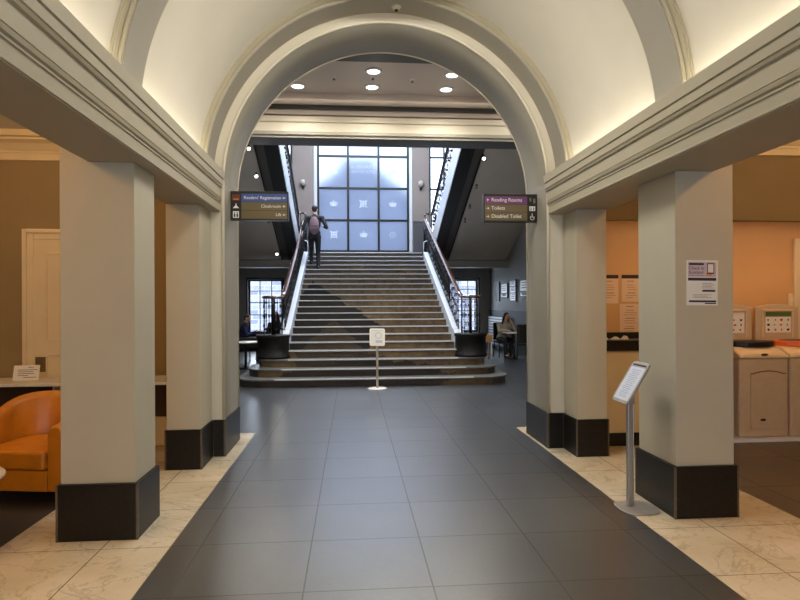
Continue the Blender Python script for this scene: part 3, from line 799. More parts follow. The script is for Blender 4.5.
# back wall with openings (windows)
mb = MB()
WX0, WX1, WZ0, WZ1 = -1.62, 1.57, 3.36, 7.85          # main window
SW = ((-3.55, -2.47), (2.28, 3.36)); SZ0 = 3.95
LW = ((-3.98, -2.80), (2.95, 4.0)); LZ0, LZ1 = .55, 2.42
T0, T1 = YF, YF + .35
def wallgrid(xs, zs, openings, mb):
    for x0, x1 in zip(xs, xs[1:]):
        for z0, z1 in zip(zs, zs[1:]):
            cx, cz = (x0 + x1) / 2, (z0 + z1) / 2
            if any(a < cx < b and c < cz < d for a, b, c, d in openings): continue
            mb.box(x0, T0, z0, x1, T1, z1)
ops = [(WX0, WX1, WZ0, WZ1)] + [(a, b, SZ0, WZ1) for a, b in SW] + [(a, b, LZ0, LZ1) for a, b in LW]
xs = sorted({-XW, XW} | {v for o in ops for v in o[:2]}); zs = sorted({0, 8.8, WZ0, SZ0, WZ1, LZ0, LZ1, ZL - .3})
wallgrid(xs, zs, ops, mb)
struct('wall_stair_back', mb, SHALL)
# pink pilaster panels and grey dado on the landing wall
mb = MB()
for a, b in ((-2.44, -1.75), (1.70, 2.25)): mb.box(a, YF - .06, 4.42, b, YF - .001, 8.7)
struct('trim_pilaster', mb, PINK)
mb = MB()
for a, b in ((-2.44, -1.75), (1.70, 2.25)): mb.box(a, YF - .05, ZL, b, YF - .001, 4.40)
struct('trim_landing_dado', mb, DADO)
def window(name, x0, x1, z0, z1, nx, zbars, frost, bar=.075, deep=.1):
    y = YF + deep
    mb = MB(); fr = .07
    mb.box(x0, y, z0, x0 + fr, y + .07, z1); mb.box(x1 - fr, y, z0, x1, y + .07, z1); mb.box(x0 + fr, y, z0, x1 - fr, y + .07, z0 + fr); mb.box(x0 + fr, y, z1 - fr, x1 - fr, y + .07, z1)
    xsb = [x0 + (x1 - x0) * i / nx for i in range(1, nx)]
    for xb in xsb: mb.box(xb - bar / 2, y, z0 + fr, xb + bar / 2, y + .06, z1 - fr)
    for zb in zbars: mb.box(x0 + fr, y + .003, zb - bar / 2, x1 - fr, y + .057, zb + bar / 2)
    o = struct(name, mb, BLACK)
    xe = [x0 + fr] + xsb + [x1 - fr]; ze = [z0 + fr] + list(zbars) + [z1 - fr]
    for i in range(nx):
        for k in range(len(ze) - 1):
            MB().box(xe[i], y + .028, ze[k], xe[i + 1], y + .032, ze[k + 1]).build('pane', FROST if frost else GLASS, o)
    return o, xe, ze, y
W1, xe, ze, yw = window('window_1', WX0, WX1, WZ0, WZ1, 3, (4.47, 5.585, 6.70), True)
mb = MB()
for x in (WX0 - .1, WX1): mb.box(x + .005, YF - .03, WZ0, x + .095, YF + .1, WZ1)
mb.build('white_reveal', mat('grey_reveal', L(186, 188, 196), .4), W1)
window('window_2', SW[0][0], SW[0][1], SZ0, WZ1, 2, (4.47, 5.585, 6.70), False, .06)
window('window_3', SW[1][0], SW[1][1], SZ0, WZ1, 2, (4.47, 5.585, 6.70), False, .06)
window('window_4', LW[0][0], LW[0][1], LZ0, LZ1, 3, (1.2, 1.62, 2.02), False, .028)
window('window_5', LW[1][0], LW[1][1], LZ0, LZ1, 3, (.9, 1.3, 1.7, 2.05), False, .026)
mb = MB()
for a, b in LW:
    for x0, x1, z0, z1 in ((a - .05, a, LZ0 - .08, LZ1 + .05), (b, b + .05, LZ0 - .08, LZ1 + .05), (a, b, LZ1, LZ1 + .05), (a, b, LZ0 - .08, LZ0)):
        mb.box(x0, YF - .03, z0, x1, YF - .001, z1)
struct('trim_window_lower', mb, BLACK)
# etched motifs on the frosted panes: crown, thistle-like, knot
def motif(kind, cx, cz, s, parent):
    mb = MB(); y = yw + .024
    M = frame((cx, y, cz), (1, 0, 0), (0, 0, 1))
    def disc(x, z, r, n=10):
        V = [mb.v(M @ Vector((x + r * math.cos(2 * PI * i / n), z + r * math.sin(2 * PI * i / n), 0))) for i in range(n)]
        W = [mb.v(v.co + Vector((0, .003, 0))) for v in V]; mb._f(V); mb._f(W)
        for i in range(n): mb._f([V[i], V[(i + 1) % n], W[(i + 1) % n], W[i]])
    if kind == 0:      # crown
        rect_on(mb, M, -.7 * s, -.55 * s, .7 * s, -.3 * s, 0, .003)
        for x in (-.75, -.38, 0, .38, .75):
            rect_on(mb, M, (x * .85 - .16) * s, -.25 * s, (x * .85 + .16) * s, (.2 - .25 * abs(x)) * s, 0, .003); disc(x * s, (.38 - .25 * abs(x)) * s, .17 * s)
        disc(0, .75 * s, .13 * s)
    elif kind == 1:    # square knot
        for i in range(3):
            for k in range(3):
                disc((i - 1) * .52 * s, (k - 1) * .52 * s, .25 * s)
        for q in (-.8, .8):
            for p in (-.8, .8): disc(q * s, p * s, .15 * s)
    elif kind == 2:    # four upright scrolls
        for x in (-.66, -.22, .22, .66):
            rect_on(mb, M, (x - .13) * s, -.75 * s, (x + .13) * s, .45 * s, 0, .003); disc(x * s, .65 * s, .2 * s)
    elif kind == 3:    # wheel
        for i in range(10): disc(.62 * s * math.cos(i * PI / 5), .62 * s * math.sin(i * PI / 5), .15 * s)
        disc(0, 0, .2 * s)
    mb.build('etched_motif', DECAL, parent)
def pc(i, k): return (xe[i] + xe[i + 1]) / 2, (ze[k] + ze[k + 1]) / 2
for i, k, kd in ((0, 2, 0), (2, 2, 2), (0, 1, 0), (1, 1, 1), (2, 1, 0), (0, 0, 1), (1, 0, 0), (2, 0, 3)):
    x, z = pc(i, k); motif(kd, x, z + .02, .15, W1)
x, z = pc(1, 2); mb = MB(); M = frame((x, yw + .026, z), (1, 0, 0), (0, 0, 1))
text_mb(mb, '& LIBRARY &', .155, M @ Matrix.Translation((0, .14, 0)), 'CENTER', .001); text_mb(mb, 'ADVOCATES', .145, M @ Matrix.Translation((0, -.02, 0)), 'CENTER', .001)
mb.build('etched_lettering', DECAL, W1)
# wall lamps
for x, l in ((-2.09, 'unlit round wall lamp on the pilaster left of the big window'), (1.97, 'unlit round wall lamp on the pilaster right of the big window')):
    t = thing('wall_lamp', l, 'wall lamp', (x, YF - .06, 5.68), 'wall lamps on the pilasters')
    MB().ell((x, YF - .10, 5.72), (.11, .08, .12)).build('globe', LAMPOFF, t)
    MB().cyl((x, YF - .061, 5.56), (x, YF - .14, 5.56), .05, .03, 16).build('bracket', IRON, t)
# roof with roof light
mb = MB()
mb.box(-XW - .2, YBM, 8.8, XW + .2, 12.9, 9); mb.box(-XW - .2, 19.4, 8.8, XW + .2, YF + .4, 9); mb.box(-XW - .2, 12.9, 8.8, -2.6, 19.4, 9); mb.box(2.6, 12.9, 8.8, XW + .2, 19.4, 9)
struct('ceiling_roof', mb, CEIL)
mb = MB(); mb.box(-2.6, 12.9, 8.9, 2.6, 19.4, 8.92)
struct('window_roof', mb, GLASS)
# outside: pale brick building across the lane, ground
def brick_mat(nm, ca, cb, cm):
    m, t, p = base(nm, (.5, .55, .65, 1), .8)
    b = t.new('ShaderNodeTexBrick'); b.inputs['Color1'].default_value = ca; b.inputs['Color2'].default_value = cb; b.inputs['Mortar'].default_value = cm
    b.inputs['Scale'].default_value = 1.0; b.inputs['Brick Width'].default_value = .55; b.inputs['Row Height'].default_value = .22; b.inputs['Mortar Size'].default_value = .015
    mp = t.new('ShaderNodeMapping'); mp.inputs['Rotation'].default_value = (PI / 2, 0, 0); t.l.new(t.obj(), mp.inputs[0]); t.l.new(mp.outputs[0], b.inputs[0])
    t.l.new(b.outputs[0], p.inputs['Base Color']); return m
BR = brick_mat('grey_brick', L(96, 104, 124), L(84, 92, 112), L(104, 110, 126)); BW = brick_mat('pale_brick', L(184, 192, 210), L(134, 144, 172), L(206, 210, 218))
struct('wall_across_lane', MB().prism([(-2.9, -1), (2.75, -1), (2.75, 6.3), (.72, 7.75), (.72, 8.15), (-.98, 8.15), (-.98, 7.75), (-2.9, 6.3)], 'y', 27, 29), BR)
for nm, a, b in (('left', -14, -2.9), ('right', 2.75, 14)): struct('wall_across_lane_' + nm, MB().box(a, 27.2, -1, b, 29, 4.0), BW)
struct('floor_lane', MB().box(-14, YF + .6, -.3, 14, 27, -.1), mat('pale_paving', L(170, 172, 178), .8))

# ------------------------------------------------------------------ main staircase
ST = thing('staircase', 'wide grand staircase with mountain-printed risers rising to the big window', 'staircase', (0, Y0, 0))
def riser_mat():
    m, t, p = base('mountain_printed_riser', (.1, .08, .06, 1), .55)
    X, Y, Z = t.sep(t.obj(ST)); o = t.obj(ST)
    n1 = t.noise(o, 1.1, 7, .62, .6); n2 = t.noise(o, 9, 6, .7)
    jag = t.math('MULTIPLY', t.math('SUBTRACT', t.noise(o, 3.2, 6, .6), .5), .45)
    def peak(x0, z0, sl, sr):     # 1 inside the mountain below the peak
        d = t.math('SUBTRACT', X, x0)
        left = t.math('MULTIPLY', t.math('MULTIPLY', t.math('MINIMUM', d, 0.), -1.), sl)
        right = t.math('MULTIPLY', t.math('MAXIMUM', d, 0.), sr)
        top = t.math('SUBTRACT', z0, t.math('ADD', left, right))
        return t.math('GREATER_THAN', t.math('ADD', t.math('SUBTRACT', top, Z), jag), 0.)
    def tone(a, b, s=1.6): 
        return t.ramp(t.math('ADD', t.math('MULTIPLY', n1, .55), t.math('MULTIPLY', n2, .45)), (.35, a), (.66, b))
    sky = t.mix(n2, L(80, 73, 71), L(110, 101, 97))
    c = t.mix(peak(-.35, 2.75, .35, .55), sky, tone(L(70, 60, 47), L(136, 119, 94)))
    c = t.mix(peak(.85, 2.72, .75, .3), c, tone(L(70, 58, 42), L(146, 125, 92)))
    c = t.mix(peak(-1.5, 2.15, 1.3, .62), c, tone(L(24, 20, 17), L(42, 35, 29)))
    c = t.mix(peak(1.15, 1.9, 1.05, .35), c, tone(L(60, 48, 33), L(146, 122, 86)))
    c = t.mix(peak(-.83, 1.22, .95, .95), c, tone(L(56, 46, 36), L(90, 76, 58)))
    c = t.mix(peak(-1.72, .66, .5, 1.6), c, tone(L(90, 76, 50), L(132, 112, 76)))
    c = t.mix(peak(-.2, .52, .2, .16), c, tone(L(38, 31, 25), L(66, 54, 42)))
    c = t.mix(peak(2.05, .5, .6, 1.5), c, tone(L(70, 56, 40), L(116, 94, 66)))
    c = t.mix(t.math('GREATER_THAN', t.math('ABSOLUTE', X), 2.25), c, L(62, 60, 56))
    c = t.mix(1., c, (.85, .80, .74, 1), 'MULTIPLY')
    t.l.new(c, p.inputs['Base Color']); return m
RISER = riser_mat()
EXT = {1: 2.62, 2: 2.48, 3: 2.33}
for k in range(1, 22):
    yk = Y0 + (k - 1) * GO; z0, z1 = RISE * (k - 1), RISE * k
    mb = MB()
    if k <= 3:
        e = EXT[k]; r = .42 + .06 * (3 - k); yb = 12.62
        def plan(off):
            P = []
            for i in range(13):
                a = -PI / 2 + (PI / 2) * i / 12; P.append((e - r + (r + off) * math.cos(a), yk + r + (r + off) * math.sin(a)))
            P += [(e + off, yb), (-e - off, yb)]
            for i in range(13):
                a = PI + (PI / 2) * i / 12; P.append((-e + r + (r + off) * math.cos(a), yk + r + (r + off) * math.sin(a)))
            return P
        mb.mi = 0; mb.prism(plan(0), 'z', z0, z1 - .03)
        mb.build('step', [RISER], ST)
        mb = MB(); mb.prism(plan(.03), 'z', z1 - .03, z1); mb.build('tread', TREAD, ST, bevel=.006)
        MB().box(-e + r + .2, yk - .036, z1 - .016, e - r - .2, yk + .012, z1 + .003).build('nosing', NOSE, ST)  # pale strip paints the bright edge highlight along mid-step
        continue
    hw = 1.752
    mb.box(-hw, yk, z0 - (.0 if k < 5 else .12), hw, yk + GO, z1 - .028)
    mb.build('step', RISER, ST)
    yend = yk + GO if k < 21 else yk + .3
    MB().box(-hw, yk - .025, z1 - .028, hw, yend, z1).build('tread', TREAD, ST)
    MB().box(-hw, yk - .031, z1 - .016, hw, yk + .012, z1 + .003).build('nosing', NOSE, ST)
for k in (1, 2, 3): pass
for sd in (-1, 1):
    ya, yb = 12.45, 17.95
    hs = .19
    P = [(ya, 0), (ya, .90), (ya + .18, Zn(ya + .18) + hs + .04), (ya + .35, Zn(ya + .35) + hs), (yb, Zn(yb) + hs - .03), (yb, 0)]
    MB().prism(P, 'x', sd * 1.752, sd * 1.955).build('curb', CURB, ST, bevel=.012)
    P2 = [(ya + .2, 0), (ya + .2, Zn(ya + .2)), (yb, Zn(yb) - .1), (yb, 0)]
    MB().prism(P2, 'x', sd * 1.956, sd * 1.97).build('side_panel', DADO, ST)
    MB().box(sd * 1.765, 17.96, Zn(17.96) - .1, sd * 1.945, 18.03, ZL + .30).build('end_panel', BLACK, ST)
    MB().tube([(sd * 1.757, 17.95, Zn(17.95)), (sd * 1.757, 17.95, ZL + .24), (sd * 1.775, 17.95, ZL + .30), (sd * 1.85, 17.95, ZL + .33), (sd * 1.935, 17.95, ZL + .30), (sd * 1.953, 17.95, ZL + .24), (sd * 1.953, 17.95, Zn(17.95))], .014, 8).build('panel_edge', CURB, ST)
    # drum pedestal
    dx, dy = sd * 2.05, 12.28
    MB().lathe([(0, .452), (.345, .452), (.345, .50), (.325, .51), (.322, .86), (.34, .875), (.345, .915), (.335, .93), (0, .935)], (dx, dy, 0), 40).build('drum_pedestal', DRUMM, ST)
# landing
LD = struct('floor_landing', MB().box(-XW, YLAND + .02, 2.9, XW, YF, ZL), TREAD)
mb = MB()
for sd in (-1, 1): mb.box(sd * 1.975, 18.0, 2.67, sd * XW, 18.34, 2.88)
struct('trim_landing_beam', mb, SHALL)

# ------------------------------------------------------------------ balustrades
def scroll(mb, y, z, r, th=.0052):
    mb.tube([(0, y + r * math.cos(2 * PI * i / 12), z + r * math.sin(2 * PI * i / 12)) for i in range(12)], th, 5, True)
BAL = []
for kind in range(2):
    mb = MB()
    mb.cyl((0, 0, 0), (0, 0, .80), .0085, n=6)
    if kind == 0:
        scroll(mb, .045, .2, .04); scroll(mb, -.045, .2, .04); scroll(mb, .045, .62, .04); scroll(mb, -.045, .62, .04)
        mb.ell((0, 0, .41), (.022, .022, .035), None, 8, 6)
    else:
        scroll(mb, 0, .41, .075); scroll(mb, .03, .3, .03); scroll(mb, -.03, .52, .03)
        mb.ell((0, 0, .12), (.02, .02, .03), None, 8, 6); mb.ell((0, 0, .7), (.02, .02, .03), None, 8, 6)
    me = bpy.data.meshes.new('baluster'); bmesh.ops.recalc_face_normals(mb.b, faces=mb.b.faces); mb.b.to_mesh(me); mb.b.free(); me.materials.append(IRON); BAL.append(me)
def put_bal(root, x, y, z, k, sc_=1.0):
    o = bpy.data.objects.new('baluster', BAL[k % 2]); COL.objects.link(o); o.parent = root
    o.location = Vector((x, y, z)) - Vector(root.location); o.scale = (1, 1, sc_)
for sd, nm in ((-1, 'left'), (1, 'right')):
    x = sd * 1.86
    t = thing('balustrade', 'wrought-iron balustrade with polished handrail on the %s side of the grand staircase' % nm, 'balustrade', (x, 12.45, .93), 'balustrades of the grand staircase')
    hr = 1.05
    # handrail with curl at the foot
    pts = []
    cx, cy, rr = sd * 2.05, 12.28, .19
    ztop = 1.70
    for i in range(0, 21):
        a = -PI * .5 + 2 * PI * i / 20 * .85
        pts.append((cx - sd * rr * math.cos(a) * 1.0, cy + rr * math.sin(a), ztop))
    MB().tube([(cx + rr * math.cos(2 * PI * i / 28), cy + rr * math.sin(2 * PI * i / 28), ztop) for i in range(28)], .032, 8, True, 1.2).build('newel_cap_rail', RAILW, t)
    ys = [12.36, 12.55, 12.8] + [13 + .5 * i for i in range(11)] + [18.3]
    pts = [(x, y, Zn(y) + hr + (.04 if y < 12.4 else 0)) for y in ys]
    pts = [(x + sd * .01, 12.28, ztop)] + pts[1:] + [(x, 18.45, Zn(18.45) + hr - .02), (x, 18.6, ZL + 1.05)]
    MB().tube(pts, .036, 10, False, 1.35).build('handrail', RAILW, t)
    MB().tube([(x, y, Zn(y) + .26) for y in ys[2:]], .014, 6).build('bottom_rail', IRON, t)
    MB().tube([(x, y, Zn(y) + 1.0) for y in ys[2:]], .014, 6).build('top_rail', IRON, t)
    n = 33
    for i in range(n):
        y = 12.66 + (18.25 - 12.66) * i / (n - 1)
        put_bal(t, x, y, Zn(y) + .21, i)
    for i in range(10):
        a = 2 * PI * i / 10; put_bal(t, cx + rr * math.cos(a), cy + rr * math.sin(a), .932, i + 1, .94)
    MB().cyl((cx, cy, .935), (cx, cy, 1.68), .035, .028, 12).build('newel_post', IRON, t)
    MB().cyl((x, 18.5, ZL), (x, 18.5, ZL + 1.1), .045, .04, 12).build('top_post', IRON, t)

# upper flights: rise from the landing back towards the viewer, outside the lower flight
SL = RISE / GO
ZB0 = 2.88                 # underside at the landing
def Zu(y): return ZB0 + (YLAND - y) * SL
YTOP = 11.80
for sd, nm in ((-1, 'left'), (1, 'right')):
    t = thing('upper_staircase', 'upper stair flight climbing forward on the %s, black string and grey soffit' % nm, 'staircase', (sd * 3.2, YLAND, ZL), 'upper stair flights')
    xi = 2.02
    def para(x0, x1, d0, d1, ya=YTOP, yb=YLAND): return MB().prism([(ya, Zu(ya) + d0), (yb, Zu(yb) + d0), (yb, Zu(yb) + d1), (ya, Zu(ya) + d1)], 'x', sd * x0, sd * x1)
    para(xi, xi + .02, .0, .60).build('white_string', CURB, t)
    para(xi + .021, xi + .34, .002, .60).build('black_string', BLACK, t)
    para(xi + .341, xi + .52, .03, .30).build('soffit_border', BEAMGR, t)
    para(xi + .521, xi + .56, .0, .30).build('soffit_channel', BLACK, t)
    para(xi + .561, XW - .002, .05, .30).build('soffit', SOFF, t)
    mb = MB(); ns = int((YLAND - YTOP) / GO)
    for k in range(ns):
        y1 = YLAND - k * GO; mb.box(sd * (xi + .35), y1 - GO, ZL + k * RISE - .0, sd * (XW - .01), y1, ZL + (k + 1) * RISE)
    mb.build('flight_steps', TREAD, t)
    # railing of the upper flight
    r = thing('balustrade', 'wrought-iron balustrade along the upper %s flight, seen against the window' % nm, 'balustrade', (sd * 2.09, YLAND, ZL), 'balustrades of the upper flights')
    x = sd * 2.09
    def zt(y): return Zu(y) + .60
    MB().tube([(x, y, zt(y) + .92) for y in (18.45, 17, 15.5, 14, 12.5, 11.85)], .034, 8, False, 1.3).build('handrail', IRON, r)
    MB().tube([(x, y, zt(y) + .06) for y in (18.4, 17, 15.5, 14, 12.5, 11.85)], .013, 6).build('bottom_rail', IRON, r)
    n = 34
    for i in range(n):
        y = 18.2 - (18.2 - 11.95) * i / (n - 1); put_bal(r, x, y, zt(y) + .012, i, 1.11)
    # turning rail on the landing
    MB().tube([(sd * 1.88, 18.66, ZL + 1.2), (sd * 1.9, 18.72, ZL + 1.27), (sd * 2.0, 18.74, ZL + 1.28), (sd * 2.2, 18.74, ZL + 1.28), (sd * 2.26, 18.66, ZL + 1.2), (sd * 2.26, 18.6, ZL + .9)], .032, 8).build('turning_rail', RAILW, r)
    mb = MB(); mb.cyl((sd * 1.9, 18.72, ZL), (sd * 1.9, 18.72, ZL + 1.25), .02, n=8); mb.cyl((sd * 2.08, 18.74, ZL), (sd * 2.08, 18.74, ZL + 1.26), .055, n=12); mb.cyl((sd * 2.24, 18.72, ZL), (sd * 2.24, 18.72, ZL + 1.25), .02, n=8)
    mb.tube([(sd * 1.9, 18.72, ZL + .95), (sd * 2.24, 18.73, ZL + .95)], .016, 6); mb.build('turning_posts', IRON, r)
# little spotlights along the soffit channel
def spotlight(x, y, on, label):
    z = Zu(y)
    t = thing('spotlight', label, 'spotlight', (x, y, z), 'spotlights under the upper flights')
    MB().cyl((x, y, z + .005), (x, y, z - .04), .02, n=10).build('mount', IRON, t)
    d = Vector((.3 if x < 0 else -.3, -.75, -.6)).normalized(); p = Vector((x, y, z - .07))
    MB().cyl(p - d * .05, p + d * .03, .028, .036, 14).build('lamp_body', WHITEJ, t)
    if on: sp = point('spot_lamp', p + d * .09, 22, (1, .93, .84), .04, 1.7); sp.rotation_euler = d.to_track_quat('-Z', 'Y').to_euler()
    MB().cyl(p + d * .031, p + d * .036, .033, .033, 14).build('lens', SPOTON if on else LAMPOFF, t)
for y, x, on, l in ((13.15, -2.68, True, 'lit spotlight highest under the left upper flight'), (14.1, -2.67, True, 'second lit spotlight down the left upper flight'), (16.05, -2.66, False, 'dim spotlight just below the left hanging sign'), (17.75, -2.66, True, 'lowest lit spotlight of the left upper flight, above the lower window'),
                    (13.35, 2.60, True, 'lit spotlight highest under the right upper flight'), (14.45, 2.66, False, 'second spotlight down the right upper flight, unlit'), (15.3, 2.66, False, 'third spotlight down the right upper flight, unlit'), (15.95, 2.66, False, 'lowest spotlight of the right upper flight, unlit')):
    spotlight(x, y, on, l)

# ------------------------------------------------------------------ right lower room: pictures, radiator, furniture
def picture(label, y0, y1, z0, z1, sheets, dark=False):
    x = XW - .035
    t = thing('framed_notice', label, 'picture', (XW, (y0 + y1) / 2, z0), 'framed panels on the right wall')
    MB().box(x, y0, z0, XW - .002, y1, z1).build('frame', BLACK, t)
    for a, b in sheets: MB().box(x - .004, y0 + .05, z0 + a, x + .001, y1 - .05, z0 + b).build('sheet', mat('panel_white_sheet', L(236, 238, 244), .3), t)  # plain near-white paper inside the frame
    mb = MB()
    for a, b in sheets:
        for q in range(3):
            zz = z0 + a + (b - a) * (.25 + .25 * q); mb.box(x - .006, y0 + .12, zz, x - .003, y1 - .12 - .1 * random.random(), zz + .025)
    if sheets: mb.build('print', GREYINK, t)
picture('dark narrow panel nearest the back corner on the right wall', 19.1, 19.45, 1.62, 2.26, ())
picture('squarer framed panel with a large and a small white sheet on the right wall', 18.05, 18.8, 1.72, 2.2, ((.04, .13), (.17, .44)))
picture('tall framed panel of three white sheets on the right wall', 17.1, 17.72, 1.60, 2.27, ((.04, .25), (.28, .45), (.48, .63)))
picture('framed panel cut off by the right arch jamb', 15.75, 16.65, 1.72, 2.24, ((.04, .15), (.19, .48)))
t = thing('radiator', 'white slatted radiator under the framed panels in the back right corner', 'radiator', (XW, 19.55, 0))
mb = MB()
for i in range(10): mb.box(XW - .12, 17.7, .2 + .095 * i, XW - .105, 20.35, .2 + .095 * i + .055)
mb.build('slats', WHITEJ, t, kind=None)
for yy_ in (19.1, 20.1): MB().box(XW - .09, yy_ - .03, 0, XW - .04, yy_ + .03, .15).build('foot', WHITEJ, t)
MB().box(XW - .1, 17.7, .15, XW - .013, 20.35, 1.08).build('casing', mat('grey_radiator', L(130, 134, 144), .5), t)
t = thing('side_table', 'small oak table with pale legs beside the right drum pedestal', 'table', (3.2, 16.15, 0))
MB().box(2.95, 15.95, .66, 3.43, 16.4, .69).build('table_top', WOOD, t)
MB().box(2.97, 15.97, .50, 3.41, 16.38, .659).build('apron', WOOD, t)
for x in (2.99, 3.39):
    for y in (16.0, 16.35): MB().cyl((x, y, 0), (x, y, .5), .016, .02, 10).build('leg', WHITEJ, t)
MB().box(2.99, 16.0, .14, 3.39, 16.35, .165).build('shelf', WOOD, t)
def cafe_table(label, x, y, z, r, rectw=None):
    t = thing('cafe_table', label, 'table', (x, y, 0))
    if rectw: MB().box(x - rectw, y - r, z - .03, x + rectw, y + r, z).build('table_top', WHITETOP, t, bevel=.006)
    else: MB().lathe([(0, z - .03), (r, z - .03), (r, z), (0, z)], (x, y, 0), 40).build('table_top', WHITETOP, t)
    MB().cyl((x, y, .02), (x, y, z - .03), .03, n=14).build('column', BLACK, t)
    MB().lathe([(0, 0), (r * .6, 0), (r * .6, .012), (.04, .03), (0, .03)], (x, y, 0), 28).build('foot', BLACK, t)
cafe_table('white cafe table in front of the woman with long hair', 4.07, 16.2, .75, .26, .26)
cafe_table('white round table beside the left drum pedestal', -3.0, 14.5, .66, .34)
def cafe_chair(label, x, y, rz, m):
    t = thing('cafe_chair', label, 'chair', (x, y, 0), None, rz)
    MB().box(-.2, -.2, .42, .2, .2, .46).build('seat', m, t, local=True, bevel=.015)
    mb = MB(); P = [(-.2, .19), (-.12, .215), (0, .225), (.12, .215), (.2, .19)]
    mb.prism(P + [(a * .95, b - .03) for a, b in P[::-1]], 'z', .50, .99); mb.build('backrest', m, t, local=True, bevel=.008)
    for sx in (-1, 1):
        MB().cyl((sx * .17, -.17, 0), (sx * .16, -.16, .42), .013, n=8).build('leg', BLACK, t, local=True)
        MB().cyl((sx * .18, .2, 0), (sx * .17, .17, .42), .013, n=8).build('leg', BLACK, t, local=True)
        MB().cyl((sx * .17, .17, .42), (sx * .17, .205, .62), .012, n=8).build('back_post', BLACK, t, local=True)
    return t
cafe_chair('black cafe chair under the seated woman', 3.9, 16.83, math.radians(10), BLACK)
cafe_chair('black cafe chair with its back to us, across the table from the woman', 4.14, 15.62, PI, BLACK)
cafe_chair('black cafe chair under the seated person in navy', -3.42, 16.55, math.radians(100), BLACK)
cafe_chair('black cafe chair under the person seated behind the left balusters', -2.62, 17.25, 0, BLACK)
# black bench on the left
t = thing('bench', 'black low bench behind the white round table on the left', 'bench', (-3.35, 15.4, 0))
MB().box(-4.2, 15.15, .36, -2.45, 15.65, .44).build('seat', BLACK, t, bevel=.02)
MB().box(-4.2, 15.10, .44, -2.45, 15.2, .72).build('backrest', BLACK, t, bevel=.02)
for x in (-4.1, -2.6):
    for y in (15.2, 15.58): MB().cyl((x, y, 0), (x, y, .36), .02, n=8).build('leg', STEEL, t)

